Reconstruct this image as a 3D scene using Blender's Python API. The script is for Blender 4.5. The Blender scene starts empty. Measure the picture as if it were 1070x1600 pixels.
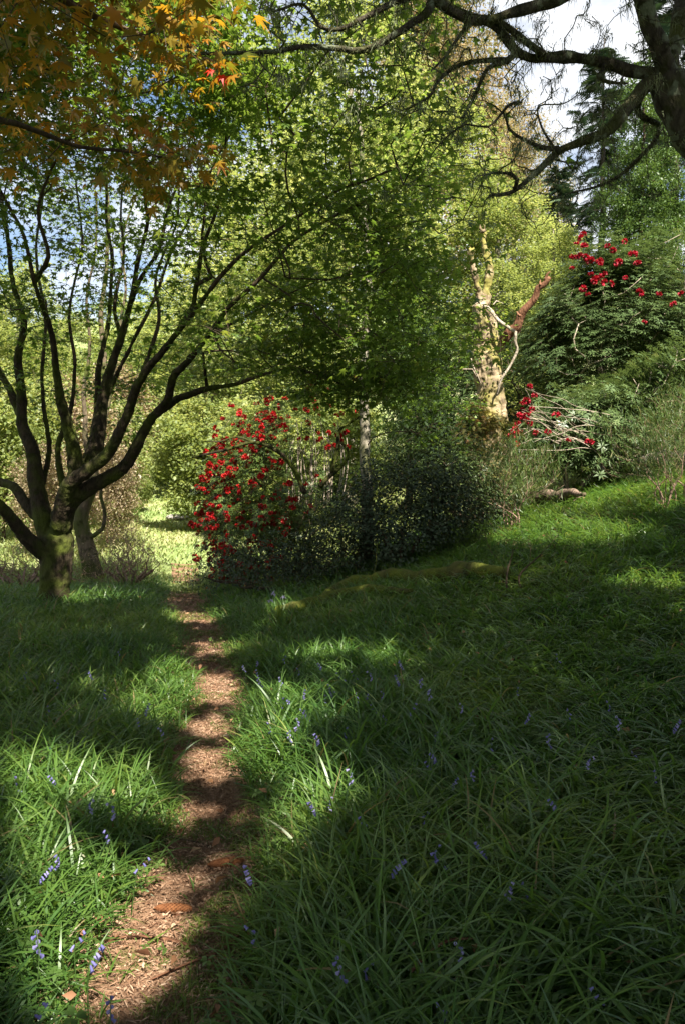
import bpy, math, numpy as np
from mathutils import Vector
R = math.radians
rng = np.random.default_rng(11)
scene = bpy.context.scene
C = scene.collection

# ------------------------------------------------------------------ camera
FPX = 1256.0            # focal length in pixels of the 1070x1600 photograph
PITCH = math.atan(30 / FPX)
CAM = np.array([0.0, 0.0, 1.6])
cam_d = bpy.data.cameras.new('camera')
cam_d.sensor_fit = 'VERTICAL'; cam_d.sensor_height = 36; cam_d.lens = FPX / 1600 * 36
cam_d.clip_start = 0.05; cam_d.clip_end = 2000
cam = bpy.data.objects.new('camera', cam_d); C.objects.link(cam)
cam.location = CAM; cam.rotation_euler = (R(90) - PITCH, 0, 0)
scene.camera = cam

# ------------------------------------------------------------------ light
SUN = np.array([0.24, -0.60, 0.0]); SUN_EL = R(51)
az = math.atan2(SUN[0], SUN[1])                     # clockwise from +Y
S = np.array([math.sin(az) * math.cos(SUN_EL), math.cos(az) * math.cos(SUN_EL), math.sin(SUN_EL)])
w = bpy.data.worlds.new('World'); scene.world = w; w.use_nodes = True
nt = w.node_tree; nt.nodes.clear()
out = nt.nodes.new('ShaderNodeOutputWorld')
sky = nt.nodes.new('ShaderNodeTexSky'); sky.sky_type = 'NISHITA'; sky.sun_disc = False
sky.sun_elevation = SUN_EL; sky.sun_rotation = az; sky.air_density = 1.0; sky.dust_density = 0.6
bg = nt.nodes.new('ShaderNodeBackground'); bg.inputs[1].default_value = 0.06
bc = nt.nodes.new('ShaderNodeBackground'); bc.inputs[0].default_value = (0.95, 0.97, 1, 1); bc.inputs[1].default_value = 0.39
tc = nt.nodes.new('ShaderNodeTexCoord'); mp = nt.nodes.new('ShaderNodeMapping'); mp.inputs[3].default_value = (1, 1, 2.2)
nz = nt.nodes.new('ShaderNodeTexNoise'); nz.inputs['Scale'].default_value = 2.6; nz.inputs['Detail'].default_value = 7
nz.inputs['Roughness'].default_value = 0.55
rp = nt.nodes.new('ShaderNodeValToRGB'); rp.color_ramp.elements[0].position = 0.43; rp.color_ramp.elements[1].position = 0.57
mx = nt.nodes.new('ShaderNodeMixShader')
L = nt.links.new
L(tc.outputs['Generated'], mp.inputs[0]); L(mp.outputs[0], nz.inputs['Vector']); L(nz.outputs[0], rp.inputs[0])
L(sky.outputs[0], bg.inputs[0]); L(rp.outputs[0], mx.inputs[0]); L(bg.outputs[0], mx.inputs[1]); L(bc.outputs[0], mx.inputs[2])
L(mx.outputs[0], out.inputs[0])
sl = bpy.data.lights.new('sun', 'SUN'); sl.energy = 5.0; sl.angle = R(0.53); sl.color = (1, 0.94, 0.82)
so = bpy.data.objects.new('sun', sl); C.objects.link(so)
so.rotation_euler = Vector(S).to_track_quat('Z', 'Y').to_euler(); so.location = (6, -8, 20)
scene.view_settings.view_transform = 'Standard'; scene.view_settings.look = 'None'
scene.view_settings.exposure = 1.78; scene.view_settings.gamma = 1
cy = scene.cycles
cy.max_bounces = 7; cy.diffuse_bounces = 4; cy.glossy_bounces = 2; cy.transmission_bounces = 5; cy.transparent_max_bounces = 4
cy.use_denoising = True; cy.use_adaptive_sampling = True; cy.adaptive_threshold = 0.008
cy.caustics_reflective = False; cy.caustics_refractive = False
cy.sample_clamp_indirect = 6

# ------------------------------------------------------------------ maths helpers
def unit(v): return v / np.maximum(np.linalg.norm(v, axis=-1, keepdims=True), 1e-9)

_H = np.random.default_rng(5).random(65536)
def vnoise(p):
    p = np.asarray(p, float); i = np.floor(p).astype(np.int64); f = p - i; f = f * f * (3 - 2 * f)
    def h(a, b, c): return _H[(a * 73856093 ^ b * 19349663 ^ c * 83492791) & 65535]
    r = 0
    for dx in (0, 1):
        for dy in (0, 1):
            for dz in (0, 1):
                wgt = (f[..., 0] if dx else 1 - f[..., 0]) * (f[..., 1] if dy else 1 - f[..., 1]) * (f[..., 2] if dz else 1 - f[..., 2])
                r = r + wgt * h(i[..., 0] + dx, i[..., 1] + dy, i[..., 2] + dz)
    return r
def fbm(p, o=3):
    p = np.asarray(p, float); r = 0; a = 0.5; t = 0
    for k in range(o): r = r + a * vnoise(p * 2 ** k + 17 * k); t += a; a *= 0.5
    return r / t
def n2(x, y, s, o=3, seed=0):
    x, y = np.broadcast_arrays(np.asarray(x, float), np.asarray(y, float))
    return fbm(np.stack([x * s, y * s, np.full(x.shape, seed * 3.7)], -1), o)
def sstep(a, b, x): t = np.clip((x - a) / (b - a), 0, 1); return t * t * (3 - 2 * t)

# ------------------------------------------------------------------ terrain
PATH = np.array([(-.47, 1.2), (-.51, 2.42), (-.59, 2.75), (-.62, 3.19), (-.63, 3.8), (-.80, 4.67), (-.95, 6.09), (-1.5, 8.74),
                 (-2.45, 12.5), (-3.3, 17), (-5.0, 24), (-6.0, 30), (-7.5, 40)], float)
def path_d(x, y):
    px = np.interp(y, PATH[:, 1], PATH[:, 0])
    px = px + 0.05 * np.sin(y * 2.1) * (y < 12)
    return x - px
def path_hw(y): return np.interp(y, [0, 3, 4.5, 8, 12, 18, 30, 40], [.27, .24, .19, .20, .27, .30, .9, 1.2])
def H(x, y):
    x = np.asarray(x, float); y = np.asarray(y, float)
    k = 0.5; u = (x + 0.1 + 0.06 * np.minimum(y, 14)) / k
    sp = k * np.logaddexp(0, u)                      # softplus
    sp = np.where(sp > 6, 6 + (sp - 6) * 0.5, sp)
    g = sp * (0.03 + 0.27 * sstep(3, 12, y))
    far = np.maximum(y - 16, 0)
    g = g + 0.05 * np.minimum(far, 12) + 0.10 * np.clip(far - 12, 0, 18) + 0.27 * np.maximum(far - 30, 0)
    g = g - 0.30 * np.exp(-((y - 16) / 2.2) ** 2) * sstep(1.5, -1.5, x)
    g = np.minimum(g, 46 + 0 * g)
    left = np.maximum(-x - 6, 0); g = g - 0.03 * np.minimum(left, 10)
    g = g + 0.10 * (n2(x, y, .55, 3) - .5) * sstep(2, 6, y) + 0.03 * (n2(x, y, 2.2, 2, 4) - .5)
    d = np.abs(path_d(x, y)); g = g - 0.035 * np.exp(-(d / (path_hw(y) + .05)) ** 2) * (y < 20)
    return g
H0 = float(H(0.0, 0.0)); CAM[2] = 1.6 + H0; cam.location = CAM

ca, sa = math.cos(PITCH), math.sin(PITCH)
def W(px, py, Y):
    px, py, Y = np.broadcast_arrays(np.asarray(px, float), np.asarray(py, float), np.asarray(Y, float))
    u = (px - 535) / FPX; v = (800 - py) / FPX
    d = np.stack([u, ca + v * sa, -sa + v * ca], -1)
    return CAM + d * (Y / d[..., 1])[..., None]
def PIX(p):
    q = np.asarray(p) - CAM; dep = q[..., 1] * ca - q[..., 2] * sa
    dep = np.where(dep > .05, dep, .05)
    return 535 + FPX * q[..., 0] / dep, 800 - FPX * (q[..., 1] * sa + q[..., 2] * ca) / dep
def G(px, py):
    """ground point seen at a photo pixel"""
    Ys = np.exp(np.linspace(math.log(1.6), math.log(90), 500))
    p = W(px, py, Ys); k = np.argmax(p[:, 2] < H(p[:, 0], p[:, 1]))
    q = p[k].copy(); q[2] = float(H(q[0], q[1])); return q

def GH(px, py, h):
    """foot of something of height h whose top is seen at a photo pixel"""
    Ys = np.exp(np.linspace(math.log(1.3), math.log(60), 500)); p = W(px, py, Ys); k = np.argmax(p[:, 2] < H(p[:, 0], p[:, 1]) + h)
    q = p[k].copy(); q[2] = float(H(q[0], q[1])); return q

# ------------------------------------------------------------------ object helpers
def meta(o, label=None, cat=None, group=None, kind=None):
    if label: o['label'] = label
    if cat: o['category'] = cat
    if group: o['group'] = group
    if kind: o['kind'] = kind
    return o
def thing(name, loc, label, cat, group=None):
    o = bpy.data.objects.new(name, None); C.objects.link(o); o.location = tuple(float(a) for a in loc); o.empty_display_size = .2
    bpy.context.view_layer.update() if False else None
    return meta(o, label, cat, group)
def rawmesh(name, V, faces, mat, rnd=None, smooth=False):
    """faces: list of int arrays (n,k)"""
    me = bpy.data.meshes.new(name); V = np.ascontiguousarray(V, np.float32)
    me.vertices.add(len(V)); me.vertices.foreach_set('co', V.ravel())
    faces = [np.asarray(f, np.int32) for f in faces if len(f)]
    nl = sum(f.size for f in faces); npoly = sum(len(f) for f in faces)
    me.loops.add(nl); me.polygons.add(npoly)
    me.loops.foreach_set('vertex_index', np.concatenate([f.ravel() for f in faces]))
    st = []; o = 0
    for f in faces: st.append(o + np.arange(len(f)) * f.shape[1]); o += f.size
    me.polygons.foreach_set('loop_start', np.concatenate(st).astype(np.int32))
    if smooth: me.polygons.foreach_set('use_smooth', np.ones(npoly, bool))
    if rnd is not None:
        a = me.attributes.new('rnd', 'FLOAT', 'POINT'); a.data.foreach_set('value', np.asarray(rnd, np.float32))
    if isinstance(mat, (list, tuple)):
        for m in mat: me.materials.append(m)
    else: me.materials.append(mat)
    me.update(calc_edges=True)
    return me
def obj(name, me, parent=None):
    o = bpy.data.objects.new(name, me); C.objects.link(o)
    if parent is not None:
        o.parent = parent
    return o
class Geo:
    """collects pieces, in world space; origin is subtracted when built under a parent"""
    def __init__(s): s.V = []; s.F = {}; s.r = []; s.n = 0
    def add(s, V, F, rnd=None):
        V = np.asarray(V, float).reshape(-1, 3); s.V.append(V)
        for f in (F if isinstance(F, list) else [F]):
            f = np.asarray(f); s.F.setdefault(f.shape[1], []).append(f + s.n)
        s.r.append(np.full(len(V), .5) if rnd is None else np.broadcast_to(rnd, len(V))); s.n += len(V)
    def build(s, name, mat, parent=None, smooth=False, origin=None):
        V = np.concatenate(s.V); o = np.zeros(3)
        if parent is not None: o = np.array(parent.location)
        if origin is not None: o = np.asarray(origin, float)
        me = rawmesh(name, V - o, [np.concatenate(f) for f in s.F.values()], mat, np.concatenate(s.r), smooth)
        ob = obj(name, me, parent)
        if parent is None and origin is not None: ob.location = tuple(o)
        return ob

# ------------------------------------------------------------------ materials
def newmat(name):
    m = bpy.data.materials.new(name); m.use_nodes = True; m.node_tree.nodes.clear()
    return m, m.node_tree.nodes, m.node_tree.links.new
def ramp(N, stops):
    r = N.new('ShaderNodeValToRGB'); e = r.color_ramp.elements
    while len(e) < len(stops): e.new(0.5)
    for el, (p, c) in zip(e, stops): el.position = p; el.color = (*c, 1)
    return r
def leafmat(name, stops, tstops=None, trans=0.42, rough=0.45, gain=1.6, spec=0.35):
    """stops: colours over the per-leaf random number; the transmitted light is a yellower, stronger version"""
    m, N, L = newmat(name); o = N.new('ShaderNodeOutputMaterial')
    at = N.new('ShaderNodeAttribute'); at.attribute_name = 'rnd'
    r = ramp(N, stops); L(at.outputs['Fac'], r.inputs[0])
    b = N.new('ShaderNodeBsdfPrincipled'); b.inputs['Roughness'].default_value = rough; b.inputs['Specular IOR Level'].default_value = spec
    t = N.new('ShaderNodeBsdfTranslucent'); L(r.outputs[0], b.inputs['Base Color'])
    if tstops is None: tstops = [(p, (min(1, c[0] * gain * 1.15), min(1, c[1] * gain * 1.05), c[2] * gain * .7)) for p, c in stops]
    r2 = ramp(N, tstops); L(at.outputs['Fac'], r2.inputs[0]); L(r2.outputs[0], t.inputs[0])
    mx = N.new('ShaderNodeMixShader'); mx.inputs[0].default_value = trans
    L(b.outputs[0], mx.inputs[1]); L(t.outputs[0], mx.inputs[2]); L(mx.outputs[0], o.inputs[0]); return m
def barkmat(name, dark, light, moss=None, mossamt=.5, scale=6, bump=.6, lichen=None):
    m, N, L = newmat(name); o = N.new('ShaderNodeOutputMaterial'); b = N.new('ShaderNodeBsdfPrincipled')
    b.inputs['Roughness'].default_value = .9; b.inputs['Specular IOR Level'].default_value = .15
    tc = N.new('ShaderNodeTexCoord'); mp = N.new('ShaderNodeMapping'); mp.inputs[3].default_value = (1, 1, .35)
    L(tc.outputs['Object'], mp.inputs[0])
    n = N.new('ShaderNodeTexNoise'); n.inputs['Scale'].default_value = scale * 3; n.inputs['Detail'].default_value = 8; L(mp.outputs[0], n.inputs['Vector'])
    r = ramp(N, [(.3, dark), (.7, light)]); L(n.outputs[0], r.inputs[0]); col = r.outputs[0]
    def over(colr, sc, lo, hi, seed):
        nonlocal col
        k = N.new('ShaderNodeTexNoise'); k.inputs['Scale'].default_value = sc; k.inputs['Detail'].default_value = 5
        mm = N.new('ShaderNodeMapping'); mm.inputs[1].default_value = (seed, seed, seed); L(tc.outputs['Object'], mm.inputs[0]); L(mm.outputs[0], k.inputs['Vector'])
        rr = ramp(N, [(lo, (0, 0, 0)), (hi, (1, 1, 1))]); L(k.outputs[0], rr.inputs[0])
        x = N.new('ShaderNodeMix'); x.data_type = 'RGBA'; L(rr.outputs[0], x.inputs['Factor']); L(col, x.inputs['A']); x.inputs['B'].default_value = (*colr, 1); col = x.outputs['Result']
    if moss: over(moss, 2.2, 1 - mossamt - .08, 1 - mossamt + .08, 3); over(tuple(c * .45 for c in moss), 9, .52, .7, 9)
    if lichen: over(lichen, 7, .55, .62, 5)
    L(col, b.inputs['Base Color'])
    v = N.new('ShaderNodeTexNoise'); v.inputs['Scale'].default_value = scale * 7; v.inputs['Detail'].default_value = 6; L(mp.outputs[0], v.inputs['Vector'])
    bp = N.new('ShaderNodeBump'); bp.inputs['Strength'].default_value = bump; bp.inputs['Distance'].default_value = .03; L(v.outputs[0], bp.inputs['Height']); L(bp.outputs[0], b.inputs['Normal'])
    L(b.outputs[0], o.inputs[0]); return m

# ------------------------------------------------------------------ leaf templates (x side, y forward, z normal; base at origin)
def tmpl_maple(lobes=7, notch=.36, droop=.18):
    V = [(0, .12, 0)]; ang = np.linspace(-1.95, 1.95, lobes); ln = np.interp(np.abs(ang), [0, .7, 1.3, 2], [1, .92, .72, .42])
    for i, (a, l) in enumerate(zip(ang, ln)):
        if i == 0: V.append((math.sin(a - .3) * .16, .1 + math.cos(a - .3) * .12, 0))
        V.append((math.sin(a) * l * .88, .12 + math.cos(a) * l * .88, -droop * l))
        am = (a + (ang[i + 1] if i + 1 < lobes else a + .6)) / 2; nn = notch * (l + (ln[i + 1] if i + 1 < lobes else .3)) / 2
        V.append((math.sin(am) * nn, .12 + math.cos(am) * nn, .02))
    F = []
    for i in range(lobes): k = 1 + 2 * i; F.append((0, k, k + 1, k + 2))
    return np.array(V, float), [np.array(F)[:, ::-1]]
def tmpl_oval(wd=.45, fold=.12, droop=.1):
    V = np.array([(0, 0, 0), (wd / 2, .4, fold), (0, 1, -droop), (-wd / 2, .4, fold), (0, .45, 0)], float)
    return V, [np.array([(0, 1, 4), (1, 2, 4), (2, 3, 4), (3, 0, 4)])]
def tmpl_quad(wd=.6, droop=.1):
    V = np.array([(0, 0, 0), (wd / 2, .45, .05), (0, 1, -droop), (-wd / 2, .45, .05)], float)
    return V, [np.array([(0, 1, 2, 3)])]
def tmpl_whorl(n=8, wd=.24, seed=0, up=.25):
    g = Geo(); r = np.random.default_rng(seed)
    for i in range(n):
        a = i / n * 2 * math.pi + r.normal() * .15; l = .8 + .3 * r.random(); e = up + r.normal() * .15
        d = np.array([math.cos(a) * math.cos(e), math.sin(a) * math.cos(e), math.sin(e)]); s = np.array([-math.sin(a), math.cos(a), 0])
        nrm = np.cross(s, d) * -1
        g.add([d * .08, d * .5 * l + s * wd / 2 + (0, 0, .03), d * l - np.array((0, 0, .22)), d * .5 * l - s * wd / 2 + (0, 0, .03)], np.array([(0, 1, 2, 3)]))
    return np.concatenate(g.V), [np.concatenate(f) for f in g.F.values()]
def tmpl_spray(n=7, wd=.5, hang=.25):
    """conifer spray: comb of pointed side shoots"""
    g = Geo()
    g.add([(-.02, 0, 0), (.02, 0, 0), (0, 1, -hang)], np.array([(0, 1, 2)]))
    for i in range(n):
        t = .1 + .85 * i / n; l = wd * (1 - t * .75)
        for s in (-1, 1):
            b = np.array((0, t, -hang * t * t)); e = b + np.array((s * l, l * .55, -.18 * l - hang * .3))
            g.add([b + (0, -.05, 0), e, b + (0, .07, .0)], np.array([(0, 1, 2)]))
    return np.concatenate(g.V), [np.concatenate(f) for f in g.F.values()]

def frames(Nrm, Fwd):
    Z = unit(Nrm); X = unit(np.cross(Fwd, Z)); Y = np.cross(Z, X); return np.stack([X, Y, Z], -1)     # columns
def scatter(tm, pos, M, scale, rnd):
    """-> verts, faces(list), rnd per vertex"""
    TV, TF = tm; n = len(pos); k = len(TV)
    scale = np.broadcast_to(np.asarray(scale, float), n)
    V = np.einsum('nij,kj->nki', M * scale[:, None, None], TV) + pos[:, None, :]
    F = [(f[None] + (np.arange(n) * k)[:, None, None]).reshape(-1, f.shape[1]) for f in TF]
    return V.reshape(-1, 3), F, np.repeat(rnd, k)
def randdir(n, r=rng): return unit(r.normal(size=(n, 3)))
def upish(n, spread, r=rng): return unit(np.array([0, 0, 1.0]) + spread * r.normal(size=(n, 3)))
def leaf_part(name, tm, pos, nrm, fwd, scale, rnd, mat, parent, smooth=False):
    V, F, rr = scatter(tm, pos, frames(nrm, fwd), scale, rnd)
    me = rawmesh(name, V - np.array(parent.location), F, mat, rr, smooth); return obj(name, me, parent)

# ------------------------------------------------------------------ tree skeletons
def catmull(P, step):
    P = np.asarray(P, float); n = len(P)
    Q = np.vstack([2 * P[0] - P[1], P, 2 * P[-1] - P[-2]]); out = []
    for i in range(n - 1):
        a, b, c, d = Q[i], Q[i + 1], Q[i + 2], Q[i + 3]; m = max(1, int(np.linalg.norm((c - b)[:3]) / step))
        t = np.arange(m)[:, None] / m
        out.append(.5 * (2 * b + (c - a) * t + (2 * a - 5 * b + 4 * c - d) * t * t + (3 * b - a - 3 * c + d) * t ** 3))
    out.append(P[-1:]); return np.vstack(out)
class Skel:
    def __init__(s, cap=60000):
        s.pos = np.zeros((cap, 3)); s.par = np.full(cap, -1); s.r = np.zeros(cap); s.fix = np.zeros(cap, bool); s.pl = np.zeros(cap); s.n = 0; s.tips = []
    def node(s, p, par, r=0, fix=False):
        i = s.n; s.pos[i] = p; s.par[i] = par; s.r[i] = r; s.fix[i] = fix
        s.pl[i] = 0 if par < 0 else s.pl[par] + np.linalg.norm(s.pos[par] - s.pos[i]); s.n += 1; return i
    def near(s, p): return int(np.argmin(((s.pos[:s.n] - p) ** 2).sum(1)))
    def path(s, P, r0, r1, step=.12, wob=.01, rt=None, root=False):
        """P: (n,3) points; if nodes exist the path joins the nearest one"""
        P = np.asarray(P, float); Q = catmull(P, step); m = len(Q)
        t = np.linspace(0, 1, m); rr = np.interp(t, np.linspace(0, 1, len(rt)), rt) if rt is not None else r0 + (r1 - r0) * t
        if wob: Q[1:] += (fbm(Q[1:, None, :] * 1.9 + np.arange(3)[:, None] * 31., 2) - .5) * 2 * wob * 3
        par = -1 if (s.n == 0 or root) else s.near(Q[0])
        for k in range(m):
            if k == 0 and par >= 0: continue
            par = s.node(Q[k], par, rr[k], True)
        return par
    def grow(s, A, step=.25, k=.25, wob=.05, minz=None, bend=.45, droop=0, r=rng, tiponly=False):
        A = np.asarray(A, float); n0 = s.n
        base = s.pos[:n0]
        d0 = np.array([((base - a) ** 2).sum(1).min() for a in A]); A = A[np.argsort(d0)]
        for a in A:
            d = np.sqrt(((s.pos[:s.n] - a) ** 2).sum(1)); c = d + k * s.pl[:s.n]
            j = int(np.argmin(c)); dd = d[j]
            if dd < .03: s.tips.append(j); continue
            p = s.pos[j]; pp = s.par[j]; pd = unit(p - s.pos[pp]) if pp >= 0 else np.array([0, 0, 1.])
            m = max(1, int(dd / step)); ctl = p + (pd * .6 + unit(a - p) * .4) * dd * bend
            par = j
            for q in range(1, m + 1):
                t = q / m; x = (1 - t) ** 2 * p + 2 * t * (1 - t) * ctl + t * t * a
                if q < m: x = x + r.normal(size=3) * wob * min(step, dd)
                x[2] -= droop * dd * t * t
                par = s.node(x, par)
            s.tips.append(par)
        return s
    def finish(s, tip=.004, pw=2.3, cap=.8, gmax=1.0):
        n = s.n; acc = np.zeros(n); r = s.r
        for i in range(n - 1, -1, -1):
            if not s.fix[i]: r[i] = max(tip, acc[i] ** (1 / pw)) if acc[i] > 0 else tip
            p = s.par[i]
            if p >= 0: acc[p] += r[i] ** pw * (1 if not s.fix[i] else 0)
        for i in range(n):
            p = s.par[i]
            if not s.fix[i] and p >= 0: r[i] = min(r[i], r[p] * (cap if s.fix[p] else 1), gmax)
        return s
    def chains(s):
        n = s.n; main = np.full(n, -1); best = np.zeros(n)
        for i in range(n):
            p = s.par[i]
            if p >= 0 and s.r[i] + (1 if s.fix[i] and s.fix[p] else 0) > best[p]: best[p] = s.r[i] + (1 if s.fix[i] and s.fix[p] else 0); main[p] = i
        ch = []
        for i in range(n):
            p = s.par[i]
            if p < 0 or main[p] != i:
                c = [i]; q = main[i]
                while q >= 0: c.append(q); q = main[q]
                pre = [p] if p >= 0 else []
                ch.append((pre, c))
        return ch
    def geo(s, g, want='all', thick=None, rough=.0):
        """tubes; want 'fix' only traced chain nodes, 'grown' the rest"""
        P = []; Rr = []; cid = []; K = []
        for ci, (pre, c) in enumerate(s.chains()):
            idx = pre + c; rad = s.r[idx].copy()
            if pre: rad[0] = min(s.r[pre[0]], rad[1] * 1.15)
            fx = s.fix[idx].copy();  fx[0] = fx[1] if len(fx) > 1 else fx[0]
            if want == 'fix':
                m = fx & (rad >= (thick or 0)); 
            elif want == 'grown':
                m = ~fx | (rad < (thick or 0) * 1.12)
                if m.any() and not m[0]: 
                    f = np.argmax(m); m[max(0, f - 1)] = True
            else: m = np.ones(len(idx), bool)
            ii = np.nonzero(m)[0]
            if len(ii) < 2: continue
            idx = np.array(idx)[ii]; rad = rad[ii]
            P.append(s.pos[idx]); Rr.append(rad); cid.append(np.full(len(idx), ci)); mr = rad.max()
            K.append(np.full(len(idx), 14 if mr > .06 else 8 if mr > .02 else 5 if mr > .009 else 3))
        if not P: return
        P = np.concatenate(P); Rr = np.concatenate(Rr); cid = np.concatenate(cid); K = np.concatenate(K)
        same = cid[1:] == cid[:-1]
        T = np.zeros_like(P); T[:-1][same] += (P[1:] - P[:-1])[same]; T[1:][same] += (P[1:] - P[:-1])[same]; T = unit(T)
        _, inv = np.unique(cid, return_inverse=True); mt = np.zeros((inv.max() + 1, 3)); np.add.at(mt, inv, T)
        ref = np.eye(3)[np.argmin(np.abs(mt), 1)][inv]
        A = unit(np.cross(T, ref)); B = np.cross(T, A)
        for k in np.unique(K):
            sel = np.nonzero(K == k)[0]; a = np.arange(k) / k * 2 * math.pi
            off = np.cos(a)[None, :, None] * A[sel][:, None] + np.sin(a)[None, :, None] * B[sel][:, None]
            rr = Rr[sel][:, None, None] * np.ones((1, k, 1))
            V = P[sel][:, None] + off * rr
            if rough and k >= 8:
                nn = fbm(V * 5.0, 3)[..., None] - .5; V = P[sel][:, None] + off * rr * (1 + rough * 2 * nn)
            pos = {v: i for i, v in enumerate(sel)}
            st = np.array([pos[i] for i in sel if i + 1 < len(cid) and cid[i + 1] == cid[i]])
            j = np.arange(k); j2 = (j + 1) % k
            F = np.stack([st[:, None] * k + j, st[:, None] * k + j2, (st[:, None] + 1) * k + j2, (st[:, None] + 1) * k + j], -1).reshape(-1, 4)
            g.add(V.reshape(-1, 3), F)
            if k >= 8:                                   # close the ends
                a0 = np.array([pos[i] for i in sel if i == 0 or cid[i - 1] != cid[i]]); a1 = np.array([pos[i] for i in sel if i + 1 == len(cid) or cid[i + 1] != cid[i]])
                g.n -= len(V.reshape(-1, 3)); g.add(np.zeros((0, 3)), [a0[:, None] * k + j[::-1], a1[:, None] * k + j]); g.n += len(V.reshape(-1, 3))
        return g
def branch_part(sk, name, mat, parent, want='all', thick=None, rough=0, remesh=0):
    g = Geo(); sk.geo(g, want, thick, rough)
    if g.n == 0: return None
    o = g.build(name, mat, parent, smooth=True)
    if remesh:
        m = o.modifiers.new('remesh', 'REMESH'); m.mode = 'VOXEL'; m.voxel_size = remesh; m.use_smooth_shade = True
        m = o.modifiers.new('smooth', 'SMOOTH'); m.factor = .5; m.iterations = 3
        tx = bpy.data.textures.new('bark_relief', 'CLOUDS'); tx.noise_scale = .09; tx.noise_depth = 3
        m = o.modifiers.new('relief', 'DISPLACE'); m.texture = tx; m.strength = .03; m.mid_level = .55; m.texture_coords = 'LOCAL'
    return o
def trace(pts, depth):
    """photo pixels + depths -> world polyline"""
    pts = np.array(pts, float); d = np.interp(np.linspace(0, 1, len(pts)), np.linspace(0, 1, len(depth)), depth) if not np.isscalar(depth) else np.full(len(pts), float(depth))
    return W(pts[:, 0], pts[:, 1], d)
def wpx(wd, Y): return wd / FPX * Y / 2       # pixel width -> radius

# ================================================================== SETTING
def groundmat():
    m, N, L = newmat('soil_and_moss'); o = N.new('ShaderNodeOutputMaterial'); b = N.new('ShaderNodeBsdfPrincipled'); b.inputs['Roughness'].default_value = .95
    b.inputs['Specular IOR Level'].default_value = .1
    tc = N.new('ShaderNodeTexCoord'); n = N.new('ShaderNodeTexNoise'); n.inputs['Scale'].default_value = 1.6; n.inputs['Detail'].default_value = 9; L(tc.outputs['Object'], n.inputs['Vector'])
    r = ramp(N, [(.35, (.025, .032, .012)), (.5, (.045, .06, .018)), (.68, (.07, .05, .03))]); L(n.outputs[0], r.inputs[0])
    # beyond the shaded glade the floor is meadow: grass green, by distance along the valley
    sx = N.new('ShaderNodeSeparateXYZ'); L(tc.outputs['Object'], sx.inputs[0]); mr = N.new('ShaderNodeMapRange'); mr.inputs[1].default_value = 14; mr.inputs[2].default_value = 19; L(sx.outputs[1], mr.inputs[0])
    n3 = N.new('ShaderNodeTexNoise'); n3.inputs['Scale'].default_value = .35; n3.inputs['Detail'].default_value = 10; L(tc.outputs['Object'], n3.inputs['Vector'])
    r3 = ramp(N, [(.3, (.15, .21, .07)), (.5, (.24, .29, .11)), (.66, (.32, .32, .17)), (.8, (.33, .27, .18))]); L(n3.outputs[0], r3.inputs[0])
    x = N.new('ShaderNodeMix'); x.data_type = 'RGBA'; L(mr.outputs[0], x.inputs['Factor']); L(r.outputs[0], x.inputs['A']); L(r3.outputs[0], x.inputs['B']); L(x.outputs['Result'], b.inputs['Base Color'])
    v = N.new('ShaderNodeTexNoise'); v.inputs['Scale'].default_value = 25; v.inputs['Detail'].default_value = 6; L(tc.outputs['Object'], v.inputs['Vector'])
    bp = N.new('ShaderNodeBump'); bp.inputs['Strength'].default_value = .8; bp.inputs['Distance'].default_value = .03; L(v.outputs[0], bp.inputs['Height']); L(bp.outputs[0], b.inputs['Normal']); L(b.outputs[0], o.inputs[0]); return m
def sheet(xs, ys, zf):
    X, Y = np.meshgrid(xs, ys); V = np.stack([X, Y, zf(X, Y)], -1).reshape(-1, 3); nx, ny = len(xs), len(ys)
    i = (np.arange(ny - 1)[:, None] * nx + np.arange(nx - 1)).ravel(); return V, np.stack([i, i + 1, i + nx + 1, i + nx], -1)
def axis(fine, a, b, far): # fine spacing inside [a,b], growing outside to +-far
    c = list(np.arange(a, b, fine)); s = fine; x = c[-1]
    while x < far: s *= 1.12; x += s; c.append(x)
    s = fine; x = a; l = []
    while x > -far: s *= 1.12; x -= s; l.append(x)
    return np.array(l[::-1] + c)
g = Geo(); V, F = sheet(axis(.10, -5, 7, 420), axis(.10, -1, 20, 420), H); g.add(V, F)
ground = meta(g.build('ground', groundmat(), smooth=True), kind='structure')

def pathmat():
    m, N, L = newmat('trodden_leaf_litter'); o = N.new('ShaderNodeOutputMaterial'); b = N.new('ShaderNodeBsdfPrincipled'); b.inputs['Roughness'].default_value = .9; b.inputs['Specular IOR Level'].default_value = .15
    tc = N.new('ShaderNodeTexCoord'); n = N.new('ShaderNodeTexNoise'); n.inputs['Scale'].default_value = 22; n.inputs['Detail'].default_value = 10; n.inputs['Roughness'].default_value = .7; L(tc.outputs['Object'], n.inputs['Vector'])
    r = ramp(N, [(.3, (.06, .034, .022)), (.5, (.19, .11, .065)), (.7, (.33, .215, .14))]); L(n.outputs[0], r.inputs[0])
    k = N.new('ShaderNodeTexNoise'); k.inputs['Scale'].default_value = 3.2; k.inputs['Detail'].default_value = 8; L(tc.outputs['Object'], k.inputs['Vector'])
    rr = ramp(N, [(.54, (0, 0, 0)), (.62, (1, 1, 1))]); L(k.outputs[0], rr.inputs[0])
    x = N.new('ShaderNodeMix'); x.data_type = 'RGBA'; L(rr.outputs[0], x.inputs['Factor']); L(r.outputs[0], x.inputs['A']); x.inputs['B'].default_value = (.09, .11, .025, 1); L(x.outputs['Result'], b.inputs['Base Color'])
    bp = N.new('ShaderNodeBump'); bp.inputs['Strength'].default_value = 1; bp.inputs['Distance'].default_value = .015; L(n.outputs[0], bp.inputs['Height']); L(bp.outputs[0], b.inputs['Normal']); L(b.outputs[0], o.inputs[0]); return m
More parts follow.
